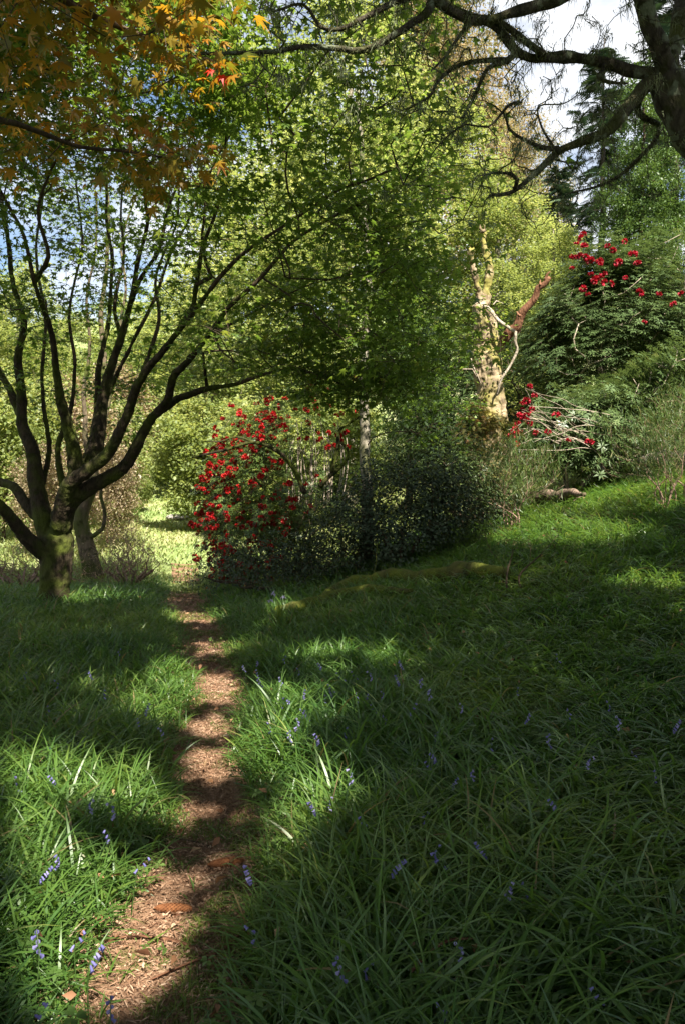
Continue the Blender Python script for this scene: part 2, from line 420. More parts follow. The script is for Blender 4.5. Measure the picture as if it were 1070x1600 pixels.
ys = np.arange(-1, 40, .06); us = np.linspace(-1, 1, 13)
Y2 = ys[:, None] + 0 * us; edge = path_hw(Y2) * (1 + .5 * (n2(np.sign(us)[None] * 5 + 0 * Y2, Y2, 2.3, 3, 2) - .5))
X2 = np.interp(ys, PATH[:, 1], PATH[:, 0])[:, None] + (0.05 * np.sin(Y2 * 2.1) * (Y2 < 12)) + us[None] * edge
V = np.stack([X2, Y2, H(X2, Y2) + .006 + .012 * (n2(X2, Y2, 9, 2, 6) - .3) * (1 - us[None] ** 4)], -1).reshape(-1, 3); V[:, 2] = np.maximum(V[:, 2], H(V[:, 0], V[:, 1]) + .005)
i = (np.arange(len(ys) - 1)[:, None] * 13 + np.arange(12)).ravel()
keep = np.repeat((ys[:-1] < 15.5) | ((ys[:-1] > 16.6) & (ys[:-1] < 18.2)) , 12)
g = Geo(); g.add(V, np.stack([i, i + 1, i + 14, i + 13], -1)[keep]); meta(g.build('path', pathmat(), smooth=True), kind='structure')

# ------------------------------------------------------------------ which spots of the forest floor the sun reaches (photo pixels; used to leave gaps in the overhead crowns)
LIT = [(30, 1255, 130, 62, 1), (60, 1400, 170, 75, 1), (200, 1490, 120, 110, 1), (100, 1540, 170, 90, 1), (20, 1500, 120, 120, 1), (215, 1560, 60, 60, 1), (200, 1250, 80, 50, .6), (240, 1340, 60, 40, .5), (30, 1310, 90, 60, .7),
       (240, 1400, 70, 50, .8), (230, 1105, 70, 42, .85), (160, 1085, 60, 20, .5), (265, 1060, 40, 22, .6), (330, 1080, 60, 30, .75), (335, 1140, 60, 22, .8), (345, 1015, 50, 12, .8), (300, 965, 55, 10, .7), (290, 935, 40, 7, .8),
       (325, 1205, 60, 26, .8), (310, 1275, 70, 26, .85), (345, 1175, 60, 12, .6), (430, 1200, 55, 60, .65), (420, 1110, 60, 32, .55), (450, 1300, 60, 60, .6), (440, 1420, 55, 70, .5), (490, 1120, 90, 40, .5), (400, 1500, 45, 60, .4), (490, 1250, 80, 60, .55),
       (350, 1360, 50, 30, .6), (300, 1430, 70, 30, .5), (195, 932, 80, 14, .75), (114, 936, 36, 15, 1), (435, 955, 28, 20, 1), (1010, 915, 80, 16, 1), (960, 775, 150, 36, .95), (860, 835, 160, 26, .6), (420, 1000, 70, 18, .4),
       (550, 1045, 110, 30, .5), (600, 1120, 60, 14, .15), (345, 1560, 60, 30, .3), (730, 905, 60, 8, .35), (560, 1000, 60, 12, .2)]
def lit_amount(p):
    px, py = PIX(np.stack([p[:, 0], p[:, 1], H(p[:, 0], p[:, 1])], -1)); v = np.zeros(len(p))
    for cx, cy, rx, ry, s in LIT:
        e = ((px - cx) / rx) ** 2 + ((py - cy) / ry) ** 2; v = np.maximum(v, s * sstep(1.25, .75, e))
    v = np.where(p[:, 0] > .4, np.maximum(v, .30), v)
    v = np.where((p[:, 1] < 2.0) | (px < -10), .35, v)
    return v
def ground_hit(p):
    q = p.copy()
    for _ in range(5):
        t = (q[:, 2] - H(q[:, 0], q[:, 1])) / S[2]; q = q - S * t[:, None]
    return q

# ================================================================== MATERIALS
M_maple = leafmat('green_maple_leaf', [(0, (.045, .085, .014)), (.5, (.085, .145, .024)), (.85, (.135, .19, .036)), (1, (.19, .20, .04))], trans=.5, gain=1.85)
M_orange = leafmat('orange_maple_leaf', [(0, (.045, .075, .01)), (.35, (.13, .125, .012)), (.7, (.30, .17, .016)), (.98, (.36, .13, .01)), (1, (.6, .03, .01))], trans=.5, gain=1.5)
M_oak = leafmat('oak_leaf', [(0, (.035, .08, .014)), (1, (.07, .14, .03))], trans=.18, gain=1.2)
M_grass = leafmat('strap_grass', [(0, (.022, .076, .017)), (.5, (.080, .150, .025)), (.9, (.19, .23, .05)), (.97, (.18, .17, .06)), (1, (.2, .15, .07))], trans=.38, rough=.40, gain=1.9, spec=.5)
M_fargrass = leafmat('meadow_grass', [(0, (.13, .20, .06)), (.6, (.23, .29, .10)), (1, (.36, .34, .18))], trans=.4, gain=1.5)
M_rhodo = leafmat('rhododendron_leaf', [(0, (.04, .07, .018)), (.7, (.08, .125, .03)), (1, (.15, .19, .055))], trans=.25, rough=.42, gain=1.5, spec=.4)
M_red = leafmat('scarlet_petal', [(0, (.22, .003, .006)), (.6, (.44, .008, .012)), (1, (.56, .03, .025))], trans=.3, gain=1.0)
M_crim = leafmat('crimson_petal', [(0, (.18, .002, .008)), (.6, (.33, .004, .018)), (1, (.45, .02, .05))], trans=.25, gain=1.0)
M_moss = barkmat('mossy_maple_bark', (.016, .012, .007), (.06, .045, .026), (.055, .068, .010), .48, bump=1.0)
M_oakbark = barkmat('lichened_oak_bark', (.022, .018, .013), (.10, .085, .06), (.075, .085, .02), .42, scale=9, bump=1.0, lichen=(.15, .17, .11))
M_snag = barkmat('pale_mossy_deadwood', (.08, .055, .032), (.44, .34, .22), (.21, .19, .05), .47, scale=3.2, bump=1)
M_redwood = barkmat('red_brown_deadwood', (.07, .028, .013), (.24, .12, .07), None, scale=5, bump=1)
M_white = barkmat('bleached_wood', (.22, .17, .12), (.46, .39, .31), None, scale=8)
M_twig = barkmat('dark_twig', (.04, .028, .018), (.11, .08, .05), None)
M_palebark = barkmat('pale_grey_bark', (.12, .10, .08), (.34, .30, .24), (.13, .14, .05), .42)
M_conbark = barkmat('conifer_bark', (.03, .025, .02), (.09, .07, .055), None)
M_lichen = leafmat('beard_lichen', [(0, (.08, .10, .05)), (1, (.22, .25, .14))], trans=.35, gain=1.0, rough=.9)

M_tuft = leafmat('branch_moss', [(0, (.05, .055, .02)), (1, (.13, .14, .05))], trans=.2, rough=.9)
TM7 = tmpl_maple(7); TM5 = tmpl_maple(5, .38, .2); OV = tmpl_oval(); QD = tmpl_quad(); WH = tmpl_whorl(); SP = tmpl_spray()

def spray_leaves(centers, n, R_, flat, size, r=rng, out=None, tilt=.35, jit=.25):
    """flat layered sprays of leaves round twig ends"""
    N_ = len(centers); c = np.repeat(centers, n, 0); a = r.random(N_ * n) * 2 * math.pi; rad = R_ * np.sqrt(r.random(N_ * n))
    tl = np.repeat(upish(N_, .22, r), n, 0); e1 = unit(np.cross(tl, [0.3, 1, .1])); e2 = np.cross(tl, e1)
    o = (np.cos(a) * rad)[:, None] * e1 + (np.sin(a) * rad)[:, None] * e2
    p = c + o + tl * (r.normal(size=N_ * n) * flat)[:, None]
    fw = unit(o + r.normal(size=(N_ * n, 3)) * jit * R_ + [0, 0, -.15 * R_]); nr = unit(tl + r.normal(size=(N_ * n, 3)) * tilt)
    return p, nr, fw, size * (.7 + .6 * r.random(N_ * n))

# ================================================================== MAIN MAPLE
mroot = np.array([-4.15, 11.6, 0]); mroot[2] = float(H(mroot[0], mroot[1]))
maple = thing('maple_tree', mroot, 'spreading multi-stemmed green maple with a mossy trunk left of the path', 'tree')
sk = Skel()
def limb(s, pts, depth, w0, w1, **k):
    d = [depth] if np.isscalar(depth) else depth
    tt = (1 - np.linspace(0, 1, 12)) ** 2.1; ra, rb_ = wpx(w0, d[0]), wpx(w1, d[-1])
    return s.path(trace(pts, depth), 0, 0, rt=list(rb_ + (ra - rb_) * tt), **k)
base = trace([(84, 1000), (86, 955), (87, 915), (88, 875), (92, 840)], 11.6)
sk.path(base, 0, 0, rt=[wpx(110, 11.6), wpx(70, 11.6), wpx(46, 11.6), wpx(50, 11.6), wpx(48, 11.6)])
for k_ in range(7):
    a_ = k_ / 7 * 6.28 + .3; e_ = np.array([math.cos(a_), math.sin(a_), 0]); sk.path([base[2] - (0, 0, .1), base[1] + e_ * .2, base[1] + e_ * .42 - (0, 0, .05), base[1] + e_ * .7 - (0, 0, .16)], .12, .04, root=True, wob=.01)
limb(sk, [(92, 840), (108, 790), (148, 757), (190, 732), (215, 693), (240, 652), (262, 628), (271, 590), (298, 560), (322, 528), (360, 480), (420, 420), (470, 370), (560, 320)], [11.6, 11.2, 10.6, 9.6, 8.8], 33, 5)
limb(sk, [(264, 628), (295, 618), (325, 607), (370, 600), (400, 587), (430, 579), (460, 576), (510, 590), (560, 612)], [11.2, 10.6, 10.2], 13, 3)
limb(sk, [(88, 835), (98, 790), (112, 755), (146, 728), (176, 695), (201, 645), (212, 608), (231, 575), (262, 540), (300, 492), (350, 425), (390, 388), (480, 330), (535, 297), (620, 262)], [11.5, 11, 10.4, 9.6, 8.6], 29, 4)
limb(sk, [(118, 752), (146, 708), (155, 665), (163, 615), (176, 565), (194, 515), (206, 470), (215, 410), (230, 350), (226, 300), (245, 230), (262, 150)], [11.5, 11.8, 11.6, 10.5], 28, 4)
limb(sk, [(116, 755), (117, 710), (107, 670), (95, 630), (87, 575), (84, 525), (68, 480), (54, 445), (40, 370), (15, 320), (-20, 260)], [11.5, 11.0, 10.4, 9.8], 27, 5)
limb(sk, [(78, 850), (68, 810), (58, 760), (50, 700), (37, 660), (34, 610), (30, 560), (38, 500), (20, 440), (14, 380), (0, 300)], [11.6, 12.2, 12.6], 34, 7)
limb(sk, [(36, 655), (15, 610), (0, 580), (-25, 520), (-50, 430)], [12.3, 12.8], 15, 6)
limb(sk, [(76, 868), (48, 846), (25, 820), (0, 790), (-40, 762), (-90, 735), (-150, 690)], [11.6, 10.8, 10.2], 30, 14)
limb(sk, [(72, 820), (42, 790), (22, 762), (0, 752), (-40, 735), (-90, 690), (-120, 620)], [11.7, 12.2, 12.6], 20, 9)
limb(sk, [(134, 725), (150, 655), (156, 575), (170, 510), (174, 450), (175, 400), (168, 350), (165, 285), (150, 200)], [11.7, 12.2, 12.3], 14, 4)
limb(sk, [(160, 640), (195, 560), (240, 470), (265, 400), (300, 330), (350, 230), (420, 130)], [11.8, 11.4, 10.6], 9, 3)
limb(sk, [(206, 470), (222, 430), (250, 390), (262, 330), (290, 250), (310, 150)], [11.6, 11.2, 10.8], 9, 3)
limb(sk, [(300, 492), (308, 430), (318, 385), (345, 310), (355, 210), (380, 110)], [10.6, 10.3, 9.6], 10, 3)
limb(sk, [(335, 450), (318, 380), (322, 300), (300, 200)], [10.3, 10, 9.8], 7, 3)
limb(sk, [(303, 553), (345, 548), (380, 553), (410, 570)], [10.9, 10.5], 6, 2)
limb(sk, [(52, 445), (75, 400), (60, 330), (85, 260), (120, 200)], [10.4, 10, 9.5], 9, 4)
limb(sk, [(87, 575), (78, 520), (72, 470)], [11, 11], 8, 3)
limb(sk, [(100, 770), (92, 700), (112, 640), (118, 570), (110, 480), (128, 380), (120, 280)], [11.7, 12.2, 12.5], 12, 3)
limb(sk, [(190, 530), (180, 470), (196, 400), (190, 330), (200, 250)], [11.8, 12], 8, 3)
limb(sk, [(60, 780), (78, 700), (66, 600), (72, 500), (58, 400), (70, 300)], [12, 12.6, 13], 11, 4)
limb(sk, [(230, 575), (250, 500), (245, 430), (275, 350), (280, 280)], [11, 11.2], 8, 3)
limb(sk, [(322, 528), (372, 500), (430, 470), (500, 440), (570, 430)], [10.4, 10, 9.8], 7, 2)
# crown: points where its leafy sprays sit
def region(n, x0, x1, y0, y1, d0, d1, r=rng, ell=True):
    k = int(n * 1.6); u = r.random((k, 2)) * 2 - 1
    if ell: u = u[(u ** 2).sum(1) < 1]
    u = u[:n]; d = d0 + (d1 - d0) * r.random(len(u))
    return W((x0 + x1) / 2 + u[:, 0] * (x1 - x0) / 2, (y0 + y1) / 2 + u[:, 1] * (y1 - y0) / 2, d)
def clump(A, s, thr, seed=0):
    return A[fbm(A * s + seed, 2) > thr]
A = np.vstack([region(420, -150, 400, -150, 270, 7.5, 11.5), region(100, 300, 760, 60, 430, 7.2, 10.5), region(100, 260, 700, 160, 620, 8.0, 11.2),
               region(84, 420, 720, 380, 640, 8.5, 11), region(120, -100, 330, 230, 500, 9.5, 13.5), region(40, -60, 330, 470, 680, 11.5, 14),
               region(120, 250, 720, -220, 200, 7, 11), region(60, -400, 0, -100, 600, 8.5, 13), region(36, 480, 640, 560, 650, 9.2, 10.6), region(26, 330, 560, 500, 600, 9.5, 11)])
A = clump(A, .8, .40, 3)
def off_ray(A, c, rad, keep=.2):
    v = A - np.array(c); t = v @ S; d = np.linalg.norm(v - t[:, None] * S, axis=1); return A[(d > rad) | (rng.random(len(A)) < keep)]
A = np.vstack([A, region(150, 40, 420, -60, 270, 8.5, 11.5)])
for c_ in ((-2.3, 14.0, 1.2), (-2.0, 13.9, 2.4), (-1.4, 14, 3.2)): A = off_ray(A, c_, .75)
A = A[A[:, 2] > 2.1]
sk.grow(A, step=.3, k=.18, wob=.09, bend=.5)
tips = A.copy()
sub = []
for a in A:
    for _ in range(3): sub.append(a + rng.normal(size=3) * [.30, .30, .08])
sk.grow(np.array(sub), step=.2, k=.05, wob=.05, bend=.3)
sk.finish(tip=.0032, pw=2.5, cap=.6)
branch_part(sk, 'trunk', M_moss, maple, 'fix', thick=.026, rough=.10, remesh=.015)
branch_part(sk, 'branches', M_twig, maple, 'grown', thick=.026)
cen = np.vstack([A, np.array(sub)[::2]])
p, nr, fw, sc = spray_leaves(cen, 17, .34, .05, .088)
rn = np.clip(.45 * np.repeat(rng.random(len(cen)), 17) + .45 * rng.random(len(p)) + .1 * (p[:, 0] > -2), 0, 1)
leaf_part('crown', TM5, p, nr, fw, sc, rn, M_maple, maple)

# ================================================================== ORANGE MAPLE BOUGH (top left, near)
ob = np.array([-3.6, 1.6, float(H(-3.6, 1.6))])
om = thing('maple_tree', ob, 'near maple with orange and olive leaves drooping into the top left corner', 'tree')
sk = Skel()
sk.path([ob + (0, 0, -.1), ob + (.1, .1, 1.2), ob + (.2, .3, 2.4), ob + (.3, .7, 3.4)], .16, .09)
sk.path([ob + (.3, .7, 3.4), W(-120, -40, 2.6), W(60, -20, 3.2), W(200, 40, 3.6), W(300, 70, 3.9)], .05, .008)
sk.path([ob + (.25, .5, 2.9), W(-180, 180, 3.3), W(0, 190, 4.1), W(120, 225, 4.7), W(260, 250, 5.2)], .04, .007)
sk.path([W(60, -20, 3.2), W(180, -40, 3.5), W(300, -30, 3.6), W(345, -10, 3.7)], .02, .006)
A = np.vstack([region(52, -120, 310, -110, 90, 2.9, 4.0), region(9, 230, 360, -60, 60, 3.4, 3.9), region(8, 230, 345, 60, 120, 3.6, 4.0), region(34, -80, 320, 150, 290, 4.2, 5.6), region(9, -60, 160, 60, 140, 3.4, 4.4), region(14, 150, 330, 200, 300, 4.3, 5.3)])
sk.grow(A, step=.12, k=.15, wob=.06, droop=.05); sk.finish(tip=.0018, pw=2.4)
branch_part(sk, 'branches', M_twig, om)
p, nr, fw, sc = spray_leaves(A, 11, .20, .06, .077, tilt=.55)
fw = unit(fw + [0, 0, -.75]); nr = unit(nr + rng.normal(size=nr.shape) * .25 + [0, -.5, 0])
rn = np.clip(rng.normal(size=len(p)) * .2 + .52, 0, .97)
leaf_part('crown', TM7, p, nr, fw, sc, rn, M_orange, om)
pr = W([332, 346, 352], [108, 116, 121], 3.7)
leaf_part('red_leaves', TM7, pr, unit(np.array([[0, -1, .5], [.2, -1, .3], [-.3, -1, .4]])), unit(np.array([[-.5, 0, -1], [.2, 0, -1], [.8, 0, -.8]])), np.array([.05, .06, .05]), np.ones(3), M_orange, om)

# ================================================================== OAK with gnarled lichened limbs (top right)
oroot = W(1330, 800, 6.2); oroot[2] = float(H(oroot[0], oroot[1])) - .1
oak = thing('oak_tree', oroot, 'gnarled oak hung with grey lichen, its limbs reaching in from the top right', 'tree')
sk = Skel(120000)
sk.path(np.vstack([oroot, oroot + (-.05, 0, .9), W(1215, 480, 6.2), W(1150, 330, 6.1), W(1092, 215, 6.0), W(1062, 160, 6.0), W(1045, 120, 6.0)]), 0, 0, rt=[.34, .26, .20, .18, .15, .14, .13], wob=.03)
def ol(pts, d, w0, w1, **k): return sk.path(trace(pts, d), wpx(w0 * .85, 5.8), wpx(w1 * .85, 5.2), wob=.022, step=.045, **k)
ol([(1045, 120), (1030, 75), (1012, 20), (1000, -60), (990, -200), (970, -420)], [6, 5.8, 5.4], 40, 30)
ol([(1045, 120), (1055, 60), (1058, 0), (1070, -100), (1110, -300)], [6, 6.4, 7], 28, 22)
ol([(1030, 112), (1000, 108), (960, 100), (920, 92), (880, 86), (850, 90), (828, 92), (802, 78), (770, 48), (738, 30), (705, 8), (680, -30)], [6, 5.9, 5.6, 5.2], 26, 9)
ol([(1035, 120), (1010, 130), (985, 165), (955, 202), (905, 225), (870, 242), (840, 268), (812, 291), (790, 302), (764, 303)], [6, 5.8, 5.6], 26, 7)
ol([(812, 290), (797, 271), (768, 267), (752, 272)], [5.6, 5.5], 9, 3)
ol([(880, 235), (850, 233), (820, 216), (800, 196), (795, 175), (778, 160)], [5.7, 5.6], 11, 3)
ol([(945, 100), (932, 122), (950, 132), (985, 130)], [5.9, 5.8], 11, 4)
ol([(1000, 145), (996, 165), (1012, 183), (1034, 192), (1028, 215), (1000, 240), (965, 265), (925, 288), (885, 300)], [6, 6.2, 6.4], 12, 4)
ol([(806, 82), (790, 97), (760, 108), (744, 140), (726, 182)], [5.6, 5.4], 10, 4)
ol([(800, 95), (765, 96), (720, 105), (690, 130), (675, 158), (640, 180)], [5.6, 5.3], 10, 3)
ol([(855, 88), (838, 78), (815, 62), (790, 48), (765, 34), (735, 30)], [5.7, 5.4], 13, 10)
ol([(980, -120), (930, -60), (885, -5), (835, 12), (805, 22), (775, 31), (735, 34), (700, 14), (682, 0), (668, 28), (622, 60), (567, 80), (537, 76), (480, 74), (430, 82), (380, 86), (318, 84)], [5.4, 5.4, 5.2, 5, 4.9, 4.8], 22, 5)
ol([(700, 14), (668, -12), (634, 2), (575, 34), (535, 52), (505, 45), (480, 8), (435, 14)], [5.1, 5, 4.9], 14, 4)
ol([(735, 34), (718, 60), (700, 95), (680, 120)], [5.2, 5.1], 8, 3)
ol([(870, 242), (845, 190), (842, 165), (880, 160), (900, 150)], [5.7, 5.9], 5, 2)
ol([(820, 150), (790, 155), (760, 190), (730, 190), (700, 215), (680, 240)], [5.4, 5.3], 5, 2)
ol([(990, -200), (900, -330), (760, -420), (560, -520)], [5.4, 5, 4.4], 34, 16)
nf = sk.n
f = sk.pos[:nf]; vis = np.nonzero((sk.r[:nf] < .09))[0]
px_, py_ = PIX(f); vis = vis[(px_[vis] < 1080) & (py_[vis] > -120)]
A = f[rng.choice(vis, 420)] + rng.normal(size=(420, 3)) * [.22, .2, .2] + [0, 0, -.05]
sk.grow(A, step=.05, k=.03, wob=.22, bend=.5); 
A2 = A[::2] + rng.normal(size=(len(A[::2]), 3)) * .16
sk.grow(A2, step=.045, k=.02, wob=.25)
# unseen overhead crown, its leaves gapped to cast the wanted shade on the glade
def canopy_pts(n, x0, x1, y0, y1, z0, z1, r):
    return np.array([x0, y0, z0]) + r.random((n, 3)) * [x1 - x0, y1 - y0, z1 - z0]
def thin(p, hard=1.0, r=rng):
    q = ground_hit(p); lit = lit_amount(q)
    rag = n2(q[:, 0], q[:, 1], 3.5, 3, 8)
    return p[(lit * hard * 1.25) < (.25 + .9 * rag) * .8]
CA = canopy_pts(330, -1.5, 9, -6.5, 7.2, 7.6, 10.5, rng)
CA = CA[~((CA[:, 1] > 0) & ((CA[:, 2] - 1.6) / np.maximum(CA[:, 1], .1) < .72))]
sk.grow(thin(CA), step=.5, k=.2, wob=.08)
sk.finish(tip=.003, pw=2.4, cap=.7)
g = Geo(); sk.geo(g, 'fix', .02, .45); g.build('trunk', M_oakbark, oak, smooth=True)
branch_part(sk, 'branches', M_oakbark, oak, 'grown', thick=.02)
def canopy_leaves(n, x0, x1, y0, y1, z0, z1, r, size=.13):
    p = canopy_pts(n, x0, x1, y0, y1, z0, z1, r)
    p = p[fbm(p * .9, 2) > .27]
    p = p[~((p[:, 1] > 0) & ((p[:, 2] - 1.6) / np.maximum(p[:, 1], .1) < .68))]
    return thin(p, 1.0, r)
p = canopy_leaves(84000, -2.0, 10, -7.5, 7.4, 7.4, 10.4, rng)
leaf_part('crown', QD, p, upish(len(p), .45), randdir(len(p)) * [1, 1, .3], .15 + .08 * rng.random(len(p)), rng.random(len(p)), M_oak, oak)
# beard lichen and sparse lichen tufts
def lichen(sk, sel, n, lmin, lmax, parent, mat, name='lichen'):
    P0 = sk.pos[rng.choice(sel, n)] ; g = Geo(); V = []; F = []; rr = []; k = 0
    st = 4
    for c in range(n):
        ln = lmin + (lmax - lmin) * rng.random() ** 2
        for s_ in range(rng.integers(4, 12)):
            p = P0[c] + rng.normal(size=3) * [.02, .02, .01]; l = ln * (.4 + .6 * rng.random()); d = rng.normal(size=3) * .35; d[2] = -1; wd = .0018 + .002 * rng.random()
            a = rng.random() * 3.14; sd = np.array([math.cos(a), math.sin(a), 0]) * wd; pts = [p]
            for q in range(st): d = d + rng.normal(size=3) * .35; d[2] = min(d[2], -.5); p = p + unit(d) * l / st; pts.append(p)
            for q, x in enumerate(pts): t = 1 - q / (st + .5); V += [x - sd * t, x + sd * t]
            for q in range(st): F.append((k + 2 * q, k + 2 * q + 1, k + 2 * q + 3, k + 2 * q + 2))
            rr += [rng.random()] * (2 * st + 2); k += 2 * st + 2
    g.add(np.array(V), np.array(F), np.array(rr)); return g.build(name, mat, parent)
px_, py_ = PIX(sk.pos[:sk.n]); sel = np.nonzero((sk.r[:sk.n] < .07) & (px_ > 280) & (px_ < 1090) & (py_ > -60) & (py_ < 340) & (sk.pos[:sk.n, 1] < 7))[0]
lichen(sk, sel, 1900, .02, .15, oak, M_lichen)
# short moss tufts bristling all over the limbs
sel2 = sel[sk.r[sel] > .008]; c = np.repeat(sk.pos[rng.choice(sel2, 9000)], 1, 0); d = randdir(9000); rad = np.interp(rng.random(9000), [0, 1], [.6, 1.1])[:, None]
ii = rng.choice(sel2, 9000); c = sk.pos[ii] + d * sk.r[ii][:, None] * .9; leaf_part('moss_tufts', tmpl_quad(.25, .2), c, randdir(9000), d + [0, 0, -.1], .010 + .02 * rng.random(9000), rng.random(9000), M_tuft, oak)

# ================================================================== UNSEEN TREES ADDED FOR SHADE (crowns shaped to dapple the near grass)
br = np.array([4.5, -6.5, float(H(4.5, -6.5))]); bt = thing('unseen_shade_tree', br, 'unseen tall tree behind the glade, its high crown shaped to shade the grass', 'tree')
sk = Skel(); sk.path([br, br + (0, 0, 3), br + (-.3, .3, 7), br + (-.2, .5, 10)], .4, .16, step=.5)
CA = canopy_pts(330, -3.5, 9.5, -15, -3, 9.5, 13.5, rng); sk.grow(thin(CA), step=.6, k=.2, wob=.1); sk.finish(tip=.006, pw=2.3)
branch_part(sk, 'trunk', M_palebark, bt)
p = canopy_leaves(52000, -4.5, 10, -15.5, -4, 9.2, 13.5, rng)
leaf_part('crown', QD, p, upish(len(p), .45), randdir(len(p)) * [1, 1, .3], .16 + .08 * rng.random(len(p)), rng.random(len(p)), M_oak, bt)

br = np.array([-8.5, 5.0, float(H(-8.5, 5))]); b2 = thing('unseen_shade_tree', br, 'unseen tall tree left of the glade, added to keep the mossy maple in shade', 'tree')  # added out of view; its crown is shaped to darken the maple stems
sk = Skel(); sk.path([br - (0, 0, .2), br + (.2, 0, 3), br + (.6, .2, 6.5), br + (1.6, .5, 9.5)], .34, .14, step=.5)
CA = canopy_pts(200, -9, -2.0, 0, 11.5, 8.2, 11.5, rng); CA = CA[(CA[:, 2] - 1.6) / CA[:, 1].clip(.1) > .72]; sk.grow(thin(CA), step=.6, k=.2, wob=.1); sk.finish(tip=.006, pw=2.3)
branch_part(sk, 'trunk', M_palebark, b2)
p = canopy_leaves(56000, -10, -1.6, -1, 12.5, 8.0, 11.6, rng)
h_ = ground_hit(p); p = p[~((h_[:, 0] > -3.6) & (h_[:, 1] > 13.8)) & (h_[:, 1] < 17.8)]
leaf_part('crown', QD, p, upish(len(p), .45), randdir(len(p)) * [1, 1, .3], .16 + .08 * rng.random(len(p)), rng.random(len(p)), M_oak, b2)

# ================================================================== OTHER TREES OF THE GLADE
def gz(x, y): return np.array([x, y, float(H(x, y))])
# slim tree right behind the maple
r0 = G(150, 912); st2 = thing('small_tree', r0, 'slim leaning tree with pale upright stems directly behind the mossy maple', 'tree')
D = r0[1]; sk = Skel()
limb(sk, [(150, 925), (146, 900), (136, 855), (126, 812), (136, 778), (146, 752)], D, 34, 22)
limb(sk, [(146, 752), (150, 690), (158, 630), (163, 560), (158, 500), (166, 420), (170, 330), (160, 240)], [D, D + .4], 15, 5)
limb(sk, [(146, 752), (135, 690), (132, 610), (140, 540), (136, 470), (150, 390), (152, 300)], [D, D - .3], 10, 3)
limb(sk, [(150, 690), (172, 620), (184, 540), (196, 450), (190, 380), (215, 300)], [D, D + .5], 9, 3)
limb(sk, [(131, 842), (148, 836), (160, 826), (164, 800), (159, 775), (160, 755)], [D, D - .2], 9, 5)
A = np.vstack([region(70, 20, 300, 230, 520, D - 1, D + 1.8), region(26, 40, 260, 480, 640, D - .6, D + 1)])
sk.grow(A, step=.3, k=.2, wob=.08); sk.finish(tip=.004, pw=2.4, cap=.6)
g = Geo(); sk.geo(g, 'fix', .015, .12); g.build('trunk', barkmat('brown_mossy_bark', (.06, .045, .03), (.17, .13, .085), (.07, .08, .02), .45), st2, smooth=True); branch_part(sk, 'branches', M_twig, st2, 'grown', thick=.015)
p, nr, fw, sc = spray_leaves(A, 34, .5, .08, .075); leaf_part('crown', TM5, p, nr, fw, sc, rng.random(len(p)), M_maple, st2)

# slender grey stem in the middle, with dark layered foliage
D = 13.2; r0 = gz(W(572, 800, D)[0], D); mt = thing('small_tree', r0, 'slender straight grey-stemmed tree rising behind the dark shrub in the middle', 'tree')
sk = Skel(); sk.path(np.vstack([r0 - (0, 0, .1), trace([(574, 760), (570, 690), (568, 620), (570, 540), (576, 450), (572, 360), (565, 250), (560, 140)], [D, D])]), .105, .03, wob=.01)
A = np.vstack([region(46, 450, 720, 420, 660, D - 1.6, D + .6), region(34, 490, 700, 200, 480, D - 1, D + 1.5), region(24, 600, 730, 560, 700, D - 1, D)])
sk.grow(A, step=.3, k=.25, wob=.06); sk.finish(tip=.004, pw=2.4, cap=.45)
g = Geo(); sk.geo(g, 'fix', 0, .12); g.build('trunk', M_palebark, mt, smooth=True); branch_part(sk, 'branches', M_twig, mt, 'grown')
p, nr, fw, sc = spray_leaves(A, 34, .5, .06, .078); leaf_part('crown', TM5, p, nr, fw, sc, rng.random(len(p)) * .7, M_maple, mt)

# dead snag
D = 15.0; r0 = gz(W(765, 800, D)[0], D); sn = thing('dead_tree', r0, 'dead broken trunk with yellow-green moss standing in the sun', 'dead tree')
sk = Skel(); sk.path(np.vstack([r0 - (0, 0, .2), trace([(765, 720), (768, 670), (767, 630), (764, 590), (762, 550), (758, 515), (752, 482)], [D, D])]), 0, 0, rt=[wpx(72, D), wpx(68, D), wpx(58, D), wpx(47, D), wpx(41, D), wpx(43, D), wpx(38, D), wpx(32, D)], wob=.01)
def sl_(pts, d, a, b, s=None): return limb(s or sk, pts, d, a, b, wob=.012, step=.05)
sl_([(752, 484), (747, 455), (740, 425), (734, 400), (736, 388)], [D, D - .3], 16, 9)
for q_ in ([(736, 392), (734, 384), (735, 376)], [(739, 392), (740, 386), (739, 381)], [(753, 364), (750, 354), (751, 346)], [(756, 362), (757, 355), (756, 350)]): sk.path(trace(q_, D - .25), .035, .008, step=.03, root=True)
sl_([(755, 484), (760, 450), (764, 422), (760, 398), (757, 382), (754, 362)], [D, D + .2], 17, 10)
sl_([(768, 552), (780, 545), (786, 534), (794, 520)], [D, D - .4], 20, 10)
g = Geo(); sk.geo(g, 'all', None, .55); tr = g.build('trunk', M_snag, sn, smooth=True)
m = tr.modifiers.new('remesh', 'REMESH'); m.mode = 'VOXEL'; m.voxel_size = .018; m.use_smooth_shade = True; tx2 = bpy.data.textures.new('deadwood_relief', 'CLOUDS'); tx2.noise_scale = .10; tx2.noise_depth = 4; m = tr.modifiers.new('relief', 'DISPLACE'); m.texture = tx2; m.strength = .08; m.mid_level = .5; m.texture_coords = 'LOCAL'
sk = Skel(); sk.path(trace([(786, 534), (797, 518), (804, 512), (812, 494), (818, 484), (830, 468), (837, 449), (846, 443), (855, 431)], [D - .3, D - .8]), 0, 0, rt=[.10, .09, .085, .075, .072, .066, .068, .06, .062, .03], step=.04, wob=.03)
for q_ in ([(850, 438), (853, 428), (858, 424)], [(843, 446), (842, 440), (843, 437)], [(812, 494), (809, 489), (808, 486)]): sk.path(trace(q_, D - .75), .03, .008, step=.03, root=True)
g = Geo(); sk.geo(g, 'all', None, .35); g.build('broken_limb', M_redwood, sn, smooth=True)
